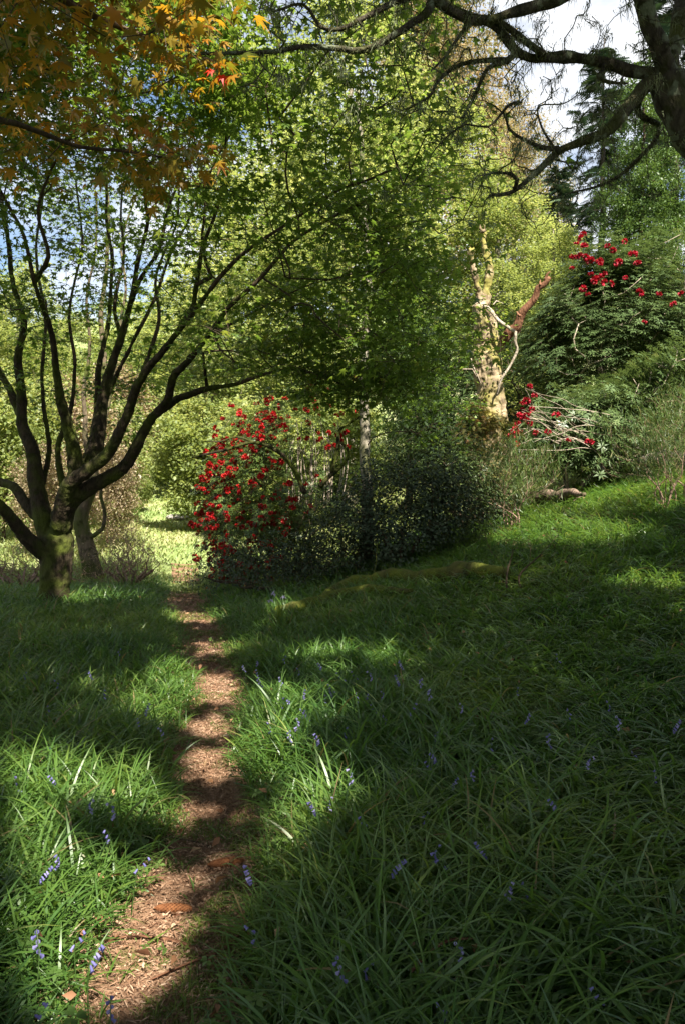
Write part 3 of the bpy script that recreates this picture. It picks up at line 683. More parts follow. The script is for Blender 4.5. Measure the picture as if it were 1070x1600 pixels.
sk = Skel(); sl_([(755, 478), (766, 486), (776, 500), (790, 510), (804, 520)], [D - .2, D - .6], 7, 5, sk)
sk.path(trace([(804, 520), (803, 535), (806, 548), (797, 572), (783, 594), (776, 618)], [D - .6, D - .4]), .028, .018, step=.05)
for q in ([(735, 560), (742, 580), (750, 600)], [(722, 577), (738, 578), (744, 590)], [(742, 615), (748, 622)], [(752, 470), (744, 474), (735, 480)], [(770, 476), (776, 470), (786, 474)]): sk.path(trace(q, D - .3), .014, .005, root=True)
g = Geo(); sk.geo(g, 'all', None, .3); g.build('bleached_branch', M_white, sn, smooth=True)
sk = Skel(3000); sk.path(trace([(766, 690), (764, 590), (756, 500)], D - .2), .01, .01, root=True); A = region(24, 705, 800, 430, 640, D - .9, D - .1); sk.grow(A, step=.1, k=.1, wob=.12); sk.finish(tip=.004)
branch_part(sk, 'branches', M_twig, sn, 'grown'); p, nr, fw, sc = spray_leaves(A, 10, .18, .06, .07); leaf_part('foliage', QD, p, nr, fw, sc, rng.random(len(p)), M_maple, sn)
# ferny moss skirt around the snag's foot
A = np.vstack([region(46, 716, 770, 630, 710, D - .6, D - .1), region(16, 765, 805, 640, 700, D - .5, D - .1)]); p, nr, fw, sc = spray_leaves(A, 20, .14, .05, .10)
leaf_part('fern_skirt', SP, p, nr, unit(fw + [0, -.3, -.5]), sc, rng.random(len(p)), leafmat('moss_fern', [(0, (.03, .035, .01)), (.6, (.09, .09, .022)), (1, (.16, .09, .04))], trans=.3), sn)

# ------------------------------------------------------------------ rhododendrons
def truss(M_red):
    g = Geo(); r = np.random.default_rng(3)
    for i in range(13):
        a = r.random() * 6.28; e = r.random() * 1.7 - .35; d = np.array([math.cos(a) * math.cos(e), math.sin(a) * math.cos(e), math.sin(e)])
        c = d * .045; u = unit(np.cross(d, [.3, .2, 1])); v = np.cross(d, u); V = [c * .2]
        for k in range(5):
            b = k / 5 * 6.28; V += [c + d * .022 + (math.cos(b) * u + math.sin(b) * v) * .028, c + d * .005 + (math.cos(b + .63) * u + math.sin(b + .63) * v) * .019]
        g.add(V, np.array([(0, 1 + (2 * k) % 10, 1 + (2 * k + 1) % 10) for k in range(5)] + [(0, 1 + (2 * k + 1) % 10, 1 + (2 * k + 2) % 10) for k in range(5)]), r.random())
    V = np.concatenate(g.V); return rawmesh('flower', V, [np.concatenate(f) for f in g.F.values()], M_red, np.concatenate(g.r))
TR = truss(M_red); TRC = truss(M_crim)
def place_trusses(P, parent, scale=1.0, r=rng, TR=TR):
    o = np.array(parent.location)
    for i, q in enumerate(P[:100]):
        f = bpy.data.objects.new('flower', TR); C.objects.link(f); f.parent = parent; f.location = tuple(q - o)
        f.rotation_euler = (r.normal() * .5, r.normal() * .5, r.random() * 6.28); s = scale * (.7 + .6 * r.random()); f.scale = (s, s, s * (.7 + .3 * r.random()))
    if len(P) > 100:
        V0 = np.empty(len(TR.vertices) * 3, np.float32); TR.vertices.foreach_get('co', V0); V0 = V0.reshape(-1, 3); F0 = np.array([tuple(t.vertices) for t in TR.polygons])
        n = len(P) - 100; V, F, rr = scatter((V0, [F0]), P[100:] - o, frames(upish(n, .6), randdir(n)), scale * (.6 + .6 * r.random(n)), r.random(n))
        me = rawmesh('flowers', V, F, M_red, rr); f = obj('flowers', me, parent); meta(f, kind='stuff')
def bush(name, root, label, cat, A, nw, leaf, mat, size, stem=None, spread=.16, k=.25, tip=.006, tm=WH, updir=.6, group=None, stems=7, base_r=.25, up=.6):
    t = thing(name, root, label, cat, group); sk = Skel(90000)
    for i in range(stems):
        a = i / stems * 6.28 + rng.random(); b = np.array([math.cos(a), math.sin(a), 0]) * base_r
        sk.path([root + b * .3 - (0, 0, .08), root + b + (0, 0, up * .5), root + b * 2 + (0, 0, up)], .03, .02, root=True)
    sk.grow(A, step=.2, k=k, wob=.12); sk.finish(tip=tip, pw=2.4, gmax=.07)
    branch_part(sk, 'stems', stem or M_twig, t)
    c = np.repeat(A, nw, 0) + rng.normal(size=(len(A) * nw, 3)) * spread
    n = unit(np.repeat(A - root - (0, 0, .3), nw, 0) * [1, 1, .8] + rng.normal(size=c.shape) * .5 + [0, 0, updir])
    leaf_part(leaf, tm, c, n, randdir(len(c)), size * (.7 + .6 * rng.random(len(c))), np.clip(.5 * np.repeat(rng.random(len(A)), nw) + .5 * rng.random(len(c)), 0, 1), mat, t)
    return t, c
def dome(n, c, rad, lo=-.2, shell=.25, r=rng):
    d = randdir(int(n * 2.5), r); d = d[d[:, 2] > lo][:n]; k = .78 + .42 * fbm(d * 2.3 + np.array(c) * .7, 3); return np.array(c) + d * np.array(rad) * (k * (1 - shell * r.random(len(d)) ** 1.5))[:, None]
# big red one beside the path
c0 = gz(-1.08, 14.9); A = np.vstack([dome(560, c0 + (0, 0, 1.15), (1.5, 1.3, 2.4), -.55, .22), dome(200, c0 + (0, 0, .9), (1.3, 1.0, 1.7), -.4, .9)])
A = A[A[:, 2] > H(A[:, 0], A[:, 1]) + .15]
A = A[~((A[:, 0] > -1.0) & (A[:, 1] < 14.9) & (fbm(A * 1.3, 2) < .56))]                   # its right flank is open, stems show
M_rbranch = barkmat('rhododendron_stem', (.10, .075, .045), (.30, .23, .15), (.13, .15, .03), .4)
rb, cw = bush('rhododendron', c0, 'domed rhododendron covered in scarlet flowers beside the far path', 'flowering shrub', A, 7, 'leaves', M_rhodo, .10, M_rbranch, .11, tip=.004, stems=9, up=1.0)
r = np.random.default_rng(21); dd = unit(A - c0 - (0, 0, 1.0)); sc_ = -1.0 * dd[:, 0] - .95 * dd[:, 1] + .25 * dd[:, 2] + r.normal(size=len(A)) * .22
fl = A[np.argsort(-sc_)][:300]; fl = np.vstack([fl, fl[:170] + r.normal(size=(170, 3)) * .1]); fl = fl + unit(fl - c0 - (0, 0, 1)) * .15 + r.normal(size=fl.shape) * .05
fl2 = np.vstack([W(r.uniform(400, 560, 44), r.uniform(590, 700, 44), 14.1)]); fl2 = fl2[fl2[:, 2] < 4.0]
place_trusses(np.vstack([fl[::2], fl[1::2], fl2]), rb, .84)
# mossy arching branches in front of it and pale straight shoots
sk = Skel()
for pts, a, b in (([(478, 770), (462, 735), (440, 710), (415, 694), (390, 692), (360, 700), (335, 706), (300, 715)], 8, 3), ([(400, 692), (370, 684), (345, 690), (320, 690)], 4, 2), ([(500, 760), (520, 740), (540, 722), (545, 705), (532, 690)], 8, 5), ([(520, 740), (528, 700), (530, 670), (560, 650)], 9, 4)):
    sk.path(trace(pts, 13.4), wpx(a, 13.4), wpx(b, 13.4), step=.06, wob=.02, root=True)
g = Geo(); sk.geo(g, 'all', None, .2); g.build('mossy_branch', M_moss, rb, smooth=True)
sk = Skel()
for i in range(22):
    x = 455 + i * 3.6 + rng.normal() * 4; sk.path(trace([(x, 790), (x + rng.normal() * 5, 720), (x + rng.normal() * 9, 650 + rng.random() * 50)], [14.2, 14.4]), .013, .006, step=.2, wob=.02, root=True)
g = Geo(); sk.geo(g, 'all'); g.build('pale_shoots', M_white, rb, smooth=True)

# right: tall bank rhododendron, lower bank one
D = 17; c1 = gz(5.6, D); A = np.vstack([dome(420, W(975, 520, D), (1.9, 1.5, 1.5), -.6, .3), dome(300, W(1080, 500, D), (2, 1.5, 1.6), -.6, .3), dome(160, W(900, 560, D), (1.3, 1.2, 1.2), -.7, .3), dome(110, W(945, 420, D - .3), (.8, .6, .75), -.6, .8)])
A = A[(fbm(A * 1.1 + 5, 2) > .40) | (A[:, 1] > D)]; A = A + (fbm(A[:, None, :] * .9 + np.arange(3)[:, None] * 20., 2) - .5) * .9
A = A[A[:, 2] > H(A[:, 0], A[:, 1]) + .2]
M_rhodo2 = leafmat('bank_rhododendron_leaf', [(0, (.05, .085, .03)), (.7, (.095, .145, .05)), (1, (.18, .22, .09))], trans=.25, rough=.42, gain=1.4, spec=.4)
rt, cw = bush('rhododendron', c1, 'tall rhododendron on the right bank with crimson flowers at its top', 'flowering shrub', A, 15, 'leaves', M_rhodo2, .11, M_white, .16, tip=.006, stems=8, up=1.4)
RPX = [(906, 372), (910, 366), (900, 380), (912, 384), (893, 402), (900, 402), (905, 400), (915, 402), (893, 419), (922, 428), (941, 430), (929, 437), (910, 451), (955, 443), (957, 391), (975, 377), (995, 411), (988, 397), (936, 408), (948, 384), (999, 457), (1029, 459), (1051, 475), (1063, 459), (1006, 503), (976, 434), (937, 412), (928, 440), (943, 441), (921, 407), (965, 410), (918, 460)]
q = np.array(RPX, float); place_trusses(W(q[:, 0], q[:, 1], D - 1.25 - .3 * (q[:, 0] > 960) + .15 * rng.normal(size=len(q))), rt, 1.15, TR=TRC)
D = 14.6; c2 = gz(4.1, D); A = np.vstack([dome(230, W(945, 690, D), (1.25, 1.0, .95), -.5, .3), dome(230, W(1040, 650, D + .8), (1.6, 1.1, 1.0), -.5, .3), dome(120, W(1075, 620, D), (1.2, 1.0, .9), -.5, .3), dome(120, W(890, 690, D), (.75, .7, .75), -.5, .5)])
A = A[A[:, 2] > H(A[:, 0], A[:, 1]) + .28]
rl, cw = bush('rhododendron', c2, 'low spreading rhododendron on the right bank, a few crimson blooms on bleached twigs', 'flowering shrub', A, 10, 'leaves', M_rhodo2, .125, M_white, .14, tip=.006, stems=8, up=.5)
q = np.array([(827, 604), (815, 630), (822, 626), (830, 640), (822, 648), (812, 650), (818, 655), (804, 672), (812, 676), (800, 688), (806, 694), (868, 648), (855, 675), (887, 688), (920, 691), (836, 676), (826, 660), (816, 640), (834, 618), (808, 662), (798, 682)], float)
place_trusses(W(q[:, 0], q[:, 1], 13.35 + .12 * rng.normal(size=len(q))), rl, .95, TR=TRC)
sk = Skel(); 
for i in range(24):
    a = q[rng.integers(len(q))]; b = (905 + rng.normal() * 55, 705 + rng.normal() * 28); mid = ((a[0] + b[0]) / 2 + rng.normal() * 12, (a[1] + b[1]) / 2 - 14 * rng.random())
    sk.path(trace([b, mid, a + rng.normal(size=2) * 8], [13.9, 13.4]), .009, .004, step=.1, wob=.03, root=True)
g = Geo(); sk.geo(g, 'all'); g.build('bleached_twigs', M_white, rl, smooth=True)

# ------------------------------------------------------------------ dark evergreen shrubs in the middle
M_box = leafmat('small_dark_leaf', [(0, (.02, .035, .016)), (.7, (.04, .06, .028)), (1, (.08, .10, .055))], trans=.1, rough=.55, gain=1.3, spec=.25)
D = 12.3; c3 = gz(W(625, 850, D)[0], D)
A = np.vstack([dome(430, c3 + (0, 0, .55), (1.15, .9, 1.05), -.5, .35), dome(160, c3 + (.75, .2, .75), (.85, .8, .9), -.5, .35), dome(120, c3 + (-.75, 0, .3), (.8, .7, .8), -.4, .4)]); A = A[A[:, 2] > H(A[:, 0], A[:, 1]) + .05]
A = A[fbm(A * 2.2, 2) > .40]; A = np.vstack([A, A[rng.choice(len(A), 60)] + np.abs(rng.normal(size=(60, 3))) * [.1, .1, .28]])
bush('evergreen_shrub', c3, 'dark small-leaved evergreen shrub below the slender grey stem', 'shrub', A, 34, 'leaves', M_box, .055, M_twig, .14, tm=QD, tip=.003)
D = 12.6; c4 = gz(W(440, 880, D)[0], D)
A = np.vstack([dome(240, c4 + (-.25, -.2, .2), (1.25, .8, .6), -.2, .5), dome(170, c4 + (.9, -.1, .3), (1.0, .8, .75), -.2, .5)]); A = A[A[:, 2] > H(A[:, 0], A[:, 1]) + .04]
bush('brush_shrub', c4, 'low tangled dark brush between the scarlet dome and the path', 'shrub', A, 12, 'leaves', M_box, .05, M_twig, .14, tm=QD, tip=.003, stems=10, base_r=.5, up=.15)
D = 14; c5 = gz(W(735, 780, D)[0], D + .2); A = dome(200, c5 + (0, 0, .55), (.95, .7, .7), -.4, .4)
M_olive = leafmat('feathery_green_leaf', [(0, (.03, .055, .018)), (1, (.09, .13, .04))], trans=.25, gain=1.5)
bush('evergreen_shrub', c5, 'feathery olive-green shrub at the foot of the dead trunk', 'shrub', A, 26, 'leaves', M_olive, .10, M_twig, .15, tm=tmpl_quad(.22), tip=.003)
# dark understorey behind the snag
D = 19.5; c6 = gz(W(800, 700, D)[0], D)
A = np.vstack([dome(330, c6 + (0, 0, 2.2), (2.0, 1.2, 2.3), -.6, .4), dome(150, c6 + (-1.9, -.4, 1.1), (1.2, 1, 1.4), -.6, .4)])
M_yew = leafmat('dark_evergreen_leaf', [(0, (.02, .038, .014)), (.8, (.04, .065, .02)), (1, (.08, .12, .03))], trans=.15, gain=1.4)
bush('evergreen_shrub', c6, 'very dark tall evergreen shrub behind the dead trunk', 'shrub', A, 36, 'leaves', M_yew, .12, M_twig, .26, tm=tmpl_quad(.35), tip=.006, up=1.2)

# twiggy brown azaleas behind the maple
M_azt = barkmat('azalea_twig', (.13, .08, .055), (.34, .23, .17), None)
M_azl = leafmat('young_bronze_leaf', [(0, (.12, .10, .05)), (.6, (.22, .16, .10)), (1, (.18, .22, .07))], trans=.35, gain=1.2)
for (px0, py0, rx, rz, n, lab) in ((192, 868, .65, 1.05, 240, 'bare brown twiggy azalea to the right of the mossy maple trunk'), (20, 905, 1.3, .8, 240, 'low brown twiggy azalea to the left of the mossy maple trunk'), (-90, 880, 1.4, 1.3, 160, 'brown twiggy azalea at the left edge behind the maple')):
    q0 = gz(W(px0, py0, 14.6)[0], 14.6); A = dome(n, q0 + (0, .5, rz * .35), (rx, .8, rz * .8), -.3, .7)
    A = np.vstack([A, A + rng.normal(size=A.shape) * .14]); A = A[A[:, 2] > H(A[:, 0], A[:, 1]) + .05]
    bush('azalea_shrub', q0 + (0, .5, 0), lab, 'shrub', A, 4, 'leaves', M_azl, .035, M_azt, .10, tm=QD, tip=.0042, stems=14, base_r=.22, up=.3, k=.12)

# ================================================================== WOODED BACKGROUND
def proto_tree(kind, h, rad, z0, nA, per, leaf, size, mat, bark, clr, seed, shell=.65, droop=0.0, thr=.36):
    """returns (trunk mesh, crown mesh) for a tree standing at the origin"""
    r = np.random.default_rng(seed); sk = Skel(60000)
    sk.path([(0, 0, -.6), (.1, 0, h * .25), (-.15, .1, h * .5), (.05, 0, h * .75), (0, 0, h * .93)], h * .018, h * .003, step=.6, wob=.05)
    A = dome(nA * 2, (0, 0, 0), (1, 1, 1), -1, shell, r); A = np.stack([A[:, 0] * rad, A[:, 1] * rad, z0 + (A[:, 2] * .5 + .5) ** .8 * (h - z0)], -1)
    A[:, :2] *= (1.1 - .45 * ((A[:, 2] - z0) / (h - z0)))[:, None]; A = A[fbm(A * .45 + seed, 2) > thr][:nA]
    sk.grow(A, step=.6, k=.12, wob=.12, r=r); sk.finish(tip=.012, pw=2.4, cap=.5)
    g = Geo(); sk.geo(g, 'all'); tv = rawmesh('trunk', np.concatenate(g.V), [np.concatenate(f) for f in g.F.values()], bark, None, True)
    c = np.repeat(A, per, 0); off = r.normal(size=c.shape) * [clr, clr, clr * .45]; c = c + off; c[:, 2] -= droop * np.abs(r.normal(size=len(c)))
    V, F, rr = scatter(leaf, c, frames(upish(len(c), .5, r), randdir(len(c), r) * [1, 1, .4] + [0, 0, -droop]), size * (.7 + .6 * r.random(len(c))), np.clip(.5 * np.repeat(r.random(len(A)), per) + .5 * r.random(len(c)), 0, 1))
    return tv, rawmesh('crown', V, F, mat, rr)
M_bgA = leafmat('spring_green_leaf', [(0, (.13, .175, .055)), (.6, (.23, .28, .10)), (1, (.34, .36, .165))], trans=.5, gain=1.75)
M_bgB = leafmat('yellow_green_leaf', [(0, (.12, .17, .045)), (.6, (.22, .275, .09)), (1, (.37, .39, .17))], trans=.45, gain=1.45)
M_bgC = leafmat('bronze_pink_leaf', [(0, (.16, .19, .07)), (.5, (.28, .24, .13)), (1, (.40, .27, .18))], trans=.4, gain=1.2)
M_bgD = leafmat('deep_green_leaf', [(0, (.04, .08, .02)), (1, (.09, .15, .035))], trans=.35, gain=1.4)
PA = proto_tree('a', 20, 4.6, 1.5, 400, 95, QD, .19, M_bgA, M_palebark, .42, 1)
PB = proto_tree('b', 20, 4.4, 1.5, 400, 95, QD, .19, M_bgB, M_palebark, .42, 2)
PC = proto_tree('c', 20, 4.6, 3.0, 360, 110, tmpl_quad(.3), .22, M_bgC, M_palebark, .45, 3, droop=.35)
PD = proto_tree('d', 20, 4.6, 1.5, 380, 130, QD, .19, M_bgD, M_twig, .40, 4)
PS = proto_tree('s', 4.2, 2.1, .1, 200, 130, QD, .13, M_bgA, M_twig, .26, 5, thr=.3)
PS2 = proto_tree('t', 4.2, 2.1, .1, 200, 120, QD, .13, M_bgB, M_twig, .26, 6, thr=.3)
PS3 = proto_tree('u', 4.2, 2.1, .1, 180, 90, QD, .11, leafmat('dusty_pink_bud', [(0, (.20, .17, .08)), (.6, (.32, .24, .16)), (1, (.24, .26, .10))], trans=.3, gain=1.2), M_azt, .28, 7, thr=.3)
def put(P_, name, label, cat, px, top, Y, wide, group=None, rz=None, href=20., wref=9.2):
    """a copy whose top reaches photo row `top` and whose crown is `wide` photo pixels across at distance Y"""
    x = W(px, 700, Y)[0]; q = gz(x, Y); ztop = W(px, top, Y)[2]; sz = (ztop - q[2]) / href; sx = wide / FPX * Y / wref
    t = thing(name, q, label, cat, group); t.rotation_euler[2] = rng.random() * 6.28 if rz is None else rz; t.scale = (sx, sx, sz)
    obj('trunk', P_[0], t); obj('crown', P_[1], t); return t
put(PA, 'broadleaf_tree', 'tall bright green tree filling the sky behind the slender grey stem', 'tree', 545, -60, 27, 330)
put(PB, 'broadleaf_tree', 'tall yellow-green tree standing between the slender stem and the dead trunk', 'tree', 655, 90, 31, 330)
put(PC, 'bronze_tree', 'tall bronze-pink tree behind the oak limbs', 'tree', 675, -150, 38, 270)
put(PC, 'bronze_tree', 'bronze-tinted tree rising behind the dead trunk, right of the other bronze tree', 'tree', 800, 130, 42, 190)
put(PB, 'broadleaf_tree', 'yellow-green tree right behind the dead trunk', 'tree', 775, 235, 27, 230)
put(PA, 'broadleaf_tree', 'light green tree between the dead trunk and the tall conifers', 'tree', 862, 330, 24, 200)
put(PA, 'broadleaf_tree', 'green tree behind the long arching limb of the mossy maple', 'tree', 410, 60, 34, 300)
put(PB, 'broadleaf_tree', 'pale green tree over the scarlet rhododendron', 'tree', 450, 300, 24, 280)
put(PA, 'broadleaf_tree', 'pale green tree far behind the end of the path', 'tree', 320, 400, 42, 260)
put(PA, 'broadleaf_tree', 'thin green tree against the sky behind the upright maple stems', 'tree', 30, 400, 40, 200)
put(PD, 'broadleaf_tree', 'leafy green tree between the two tallest conifers', 'tree', 1000, 70, 21, 170)
put(PD, 'broadleaf_tree', 'dark green tree behind the slender stem, right of it', 'tree', 640, 380, 20, 170)
put(PA, 'broadleaf_tree', 'small distant tree on the skyline left of the maple stems', 'tree', 10, 455, 66, 160)
put(PB, 'broadleaf_tree', 'small distant tree on the skyline between the left maple stems', 'tree', 105, 470, 62, 150)
put(PA, 'broadleaf_tree', 'small distant tree on the skyline between the central maple stems', 'tree', 200, 455, 64, 150)
put(PB, 'broadleaf_tree', 'distant tree on the skyline behind the long right maple limbs', 'tree', 290, 440, 60, 160)
for px_t, top_t, Y_t, pr_t, lab_t in ((-180, 300, 34, PA, 'broad green tree standing beyond the left edge of the glade'), (-420, 250, 32, PB, 'yellow-green tree far out on the left slope'), (-650, 330, 40, PA, 'green tree farthest left on the slope'), (-330, 420, 52, PB, 'pale tree high on the left slope'), (-900, 280, 36, PD, 'dark leafy tree at the far left end of the slope')):
    put(pr_t, 'broadleaf_tree', lab_t, 'tree', px_t, top_t, Y_t, 300)
hx = [(10, 560, 22, 200), (120, 600, 24, 190), (185, 620, 27, 120), (330, 600, 25, 190), (60, 590, 33, 220), (170, 560, 38, 180), (250, 590, 44, 150), (330, 560, 36, 190), (-70, 560, 27, 220), (30, 530, 50, 160), (110, 520, 56, 150),
      (200, 520, 60, 150), (290, 530, 58, 150), (380, 520, 50, 170), (480, 540, 40, 200), (420, 600, 22, 190), (170, 680, 20, 110), (70, 690, 19, 120), (520, 590, 24, 180), (205, 690, 31, 70), (370, 690, 28, 80)]
sl3 = [(PS, 'light green'), (PS2, 'yellow-green'), (PS3, 'dusty pink-brown')]
place3 = ['left of the maple', 'seen between the maple limbs', 'beside the far path', 'behind the scarlet rhododendron', 'under the maple fork', 'high on the far slope', 'low on the far slope']
for i, (px, top, Y, wd) in enumerate(hx):
    pr_, col = sl3[[0, 2, 1, 0, 1, 2, 0, 1, 2, 1, 0, 1, 0, 1, 0, 0, 2, 2, 1, 0, 1][i]]
    wh = 'left of the maple trunk' if px < 50 else 'seen between the maple limbs' if px < 230 else 'beside the end of the path' if px < 310 else 'behind the scarlet rhododendron'
    if i in (3, 15, 18, 10, 20, 6): wh = {3: 'behind the top of the scarlet rhododendron', 15: 'behind the left flank of the scarlet rhododendron', 18: 'behind the right flank of the scarlet rhododendron', 10: 'seen between the maple limbs, broadest there', 20: 'just right of the end of the path', 6: 'just left of the end of the path'}[i]
    if i in (1, 2, 16): wh = {1: 'behind the central maple fork', 2: 'behind the two long right-hand maple limbs', 16: 'low behind the slim leaning tree'}[i]
    put(pr_, 'hillside_shrub', '%s shrub %s, %s' % (col, wh, 'high on the far slope' if Y > 45 else 'halfway up the far slope' if Y > 30 else 'just beyond the glade'), 'shrub', px, top, Y, wd, 'shrubs on the far slope', None, 4.2, 4.2)

# conifers
M_con = leafmat('spruce_needles', [(0, (.018, .04, .022)), (.7, (.035, .07, .04)), (1, (.07, .11, .05))], trans=.12, gain=1.3)
def conifer(label, px, top, Y, wide, seed, gap=.62, bare=0.0):
    r = np.random.default_rng(seed); q = gz(W(px, 700, Y)[0], Y); h = W(px, top, Y)[2] - q[2]; rad = wide / FPX * Y / 2
    t = thing('conifer_tree', q, label, 'conifer'); sk = Skel(90000)
    sk.path([q - (0, 0, .3), q + (0, 0, h * .5), q + (0, 0, h)], .011 * h + .06, .02, step=gap / 2, wob=.02)
    tn = sk.n; P = []; D = []; N_ = []
    for z in np.arange(h * bare + 1.0, h - .3, gap):
        l0 = rad * (1 - (z / h)) ** .75 * 1.15
        for k in range(r.integers(5, 8)):
            a = r.random() * 6.28; l = l0 * (.55 + .6 * r.random()); d = np.array([math.cos(a), math.sin(a), 0]); zz = z + r.normal() * gap * .4; j = int(np.argmin(np.abs(sk.pos[:tn, 2] - q[2] - zz)))
            m = max(3, int(l / .35)); par = j; p0 = sk.pos[j]
            for s_ in range(1, m + 1):
                tt = s_ / m; x = p0 + d * l * tt + np.array([0, 0, .12 * l * tt - .42 * l * tt * tt]) + r.normal(size=3) * .03
                par = sk.node(x, par)
                for sd in (-1, 1):
                    if tt > .18:
                        for rep in range(2):
                            P.append(x + r.normal(size=3) * .09); D.append(d * (.6 + .5 * r.random()) + np.array([-d[1], d[0], 0]) * sd * (.5 + .8 * r.random()) + [0, 0, -.35 - .3 * r.random()]); N_.append((0, 0, 1) + r.normal(size=3) * .3)
    sk.finish(tip=.01, pw=2.2, cap=.3); g = Geo(); sk.geo(g, 'all', None, .1); g.build('trunk', M_conbark, t, smooth=True)
    leaf_part('crown', SP, np.array(P), np.array(N_), np.array(D), .38 + .32 * r.random(len(P)), r.random(len(P)), M_con, t)
conifer('tall dark conifer on the right whose bare trunk shows against the sky', 938, 60, 30, 190, 1, bare=.12)
conifer('nearer tall dark conifer cut by the right edge', 1050, -120, 24, 210, 2, bare=.2)
conifer('dark conifer between the dead trunk and the tall crimson rhododendron', 868, 260, 36, 150, 3, gap=.5)
conifer('conifer mostly out of sight past the right edge', 1150, 40, 30, 210, 4)
conifer('dark conifer low behind the dead trunk', 790, 400, 33, 200, 5, gap=.5)

# ================================================================== GRASS, the strap leaves of bluebells
def blades(n_nodes, base, L_, wd, phi, th0, th1, seg, rnd, g, bend=1.0):
    n = len(base); t = (np.arange(seg) + .5) / seg
    th = th0[:, None] + (th1 - th0)[:, None] * t[None] ** bend
    ph = phi[:, None] + (rng.normal(size=n) * .25)[:, None] * t[None]
    d = np.stack([np.sin(th) * np.cos(ph), np.sin(th) * np.sin(ph), np.cos(th)], -1) * (L_ / seg)[:, None, None]
    P = np.concatenate([np.zeros((n, 1, 3)), np.cumsum(d, 1)], 1) + base[:, None]
    gzv = H(P[:, :, 0], P[:, :, 1]) + .012 + .02 * rng.random(n)[:, None]; P[:, 1:, 2] = np.maximum(P[:, 1:, 2], gzv[:, 1:])
    tw = rng.normal(size=n) * .5; sd = np.stack([-np.sin(ph[:, 0] + tw), np.cos(ph[:, 0] + tw), rng.normal(size=n) * .25], -1)
    prof = np.interp(np.linspace(0, 1, seg + 1), [0, .3, .7, 1], [.65, 1, .8, .06])
    off = sd[:, None] * (wd[:, None] * prof[None] / 2)[:, :, None]
    V = np.stack([P - off, P + off], 2).reshape(n, -1, 3); k = 2 * (seg + 1); q = np.arange(seg) * 2
    F = np.stack([q, q + 1, q + 3, q + 2], -1)[None] + (np.arange(n) * k)[:, None, None]
    g.add(V.reshape(-1, 3), F.reshape(-1, 4), np.repeat(rnd, k))
def occupied(x, y):
    dm = np.hypot(x - mroot[0], y - mroot[1]) < .2
    return dm
def grass_zone(g, n, y0, y1, pw, per, Lr, wr, seg):
    """n tufts between two distances, density falling with distance"""
    u = rng.random(n); e = 2 - pw; y = (y0 ** e + u * (y1 ** e - y0 ** e)) ** (1 / e); x = (rng.random(n) * 2 - 1) * (y * .56 + 1.0)
    hw = path_hw(y) * (1 + .5 * (n2(np.sign(path_d(x, y)) * 5, y, 2.3, 3, 2) - .5)); dp = np.abs(path_d(x, y)) / hw
    keep = (dp > .92 + .25 * rng.random(n)) | ((dp < 1) & (rng.random(n) < .035)) | (y > 18.5)
    keep &= ~occupied(x, y); x, y, dp = x[keep], y[keep], dp[keep]; n = len(x)
    near = np.clip((dp - .8) / 1.6, .0, 1) * (y < 19) + (y >= 19)
    X = np.repeat(x, per) + rng.normal(size=n * per) * .022; Y = np.repeat(y, per) + rng.normal(size=n * per) * .022; m = n * per
    f = n2(X, Y, 1.3, 2, 12) * 6.28 * 2.2 + rng.normal(size=m) * .8; pref = np.where(X > .3, math.pi * 1.12, math.pi * 1.5)      # blades lie down-slope on the bank
    strength = sstep(.0, 1.5, X) * (.25 + .6 * n2(X, Y, 1.1, 2, 55))
    ph0 = rng.random(m) * 6.28; vx = np.cos(ph0) * (1 - strength * .6) + np.cos(pref + f * .25 - .9) * strength * 1.1; vy = np.sin(ph0) * (1 - strength * .6) + np.sin(pref + f * .25 - .9) * strength * 1.1
    phi = np.arctan2(vy, vx); sz = np.repeat(.45 + .55 * near, per) * (.75 + .5 * n2(X, Y, 1.7, 2, 30))
    L_ = (Lr[0] + (Lr[1] - Lr[0]) * rng.random(m)) * sz; wd = (wr[0] + (wr[1] - wr[0]) * rng.random(m)) * np.sqrt(sz) * (1 + .0 * X)
    th0 = np.abs(rng.normal(size=m)) * .35 + .12 + .25 * strength; th1 = th0 + .7 + rng.random(m) * 1.25 + strength * .35
    hue = np.clip(.25 + .35 * rng.random(m) + .5 * (n2(X, Y, .9, 2, 40) - .5) + (rng.random(m) < .02) * .6, 0, 1)
    base = np.stack([X, Y, H(X, Y) - .01], -1); blades(seg, base, L_, wd, phi, th0, th1, seg, hue, g)
g = Geo()
grass_zone(g, 8000, 1.7, 5.5, 1.25, 6, (.18, .46), (.006, .0145), 7)
grass_zone(g, 15500, 5.5, 11, 1.2, 5, (.16, .34), (.008, .014), 4)
grass_zone(g, 14000, 11, 17, 1.1, 4, (.16, .34), (.011, .018), 3)
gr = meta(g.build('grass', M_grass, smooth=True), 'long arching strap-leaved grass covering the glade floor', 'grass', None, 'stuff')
# the sunlit meadow beyond
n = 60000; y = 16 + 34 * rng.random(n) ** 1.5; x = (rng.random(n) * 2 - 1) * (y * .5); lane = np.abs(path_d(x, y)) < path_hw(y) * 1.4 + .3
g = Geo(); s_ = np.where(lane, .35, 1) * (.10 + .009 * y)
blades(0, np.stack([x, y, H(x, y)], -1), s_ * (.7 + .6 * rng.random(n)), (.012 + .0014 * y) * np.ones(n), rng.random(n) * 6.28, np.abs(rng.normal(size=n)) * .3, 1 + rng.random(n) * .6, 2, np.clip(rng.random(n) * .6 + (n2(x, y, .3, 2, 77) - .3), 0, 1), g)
meta(g.build('meadow_grass', M_fargrass, smooth=True), 'pale sunlit meadow grass beyond the glade', 'grass', None, 'stuff')
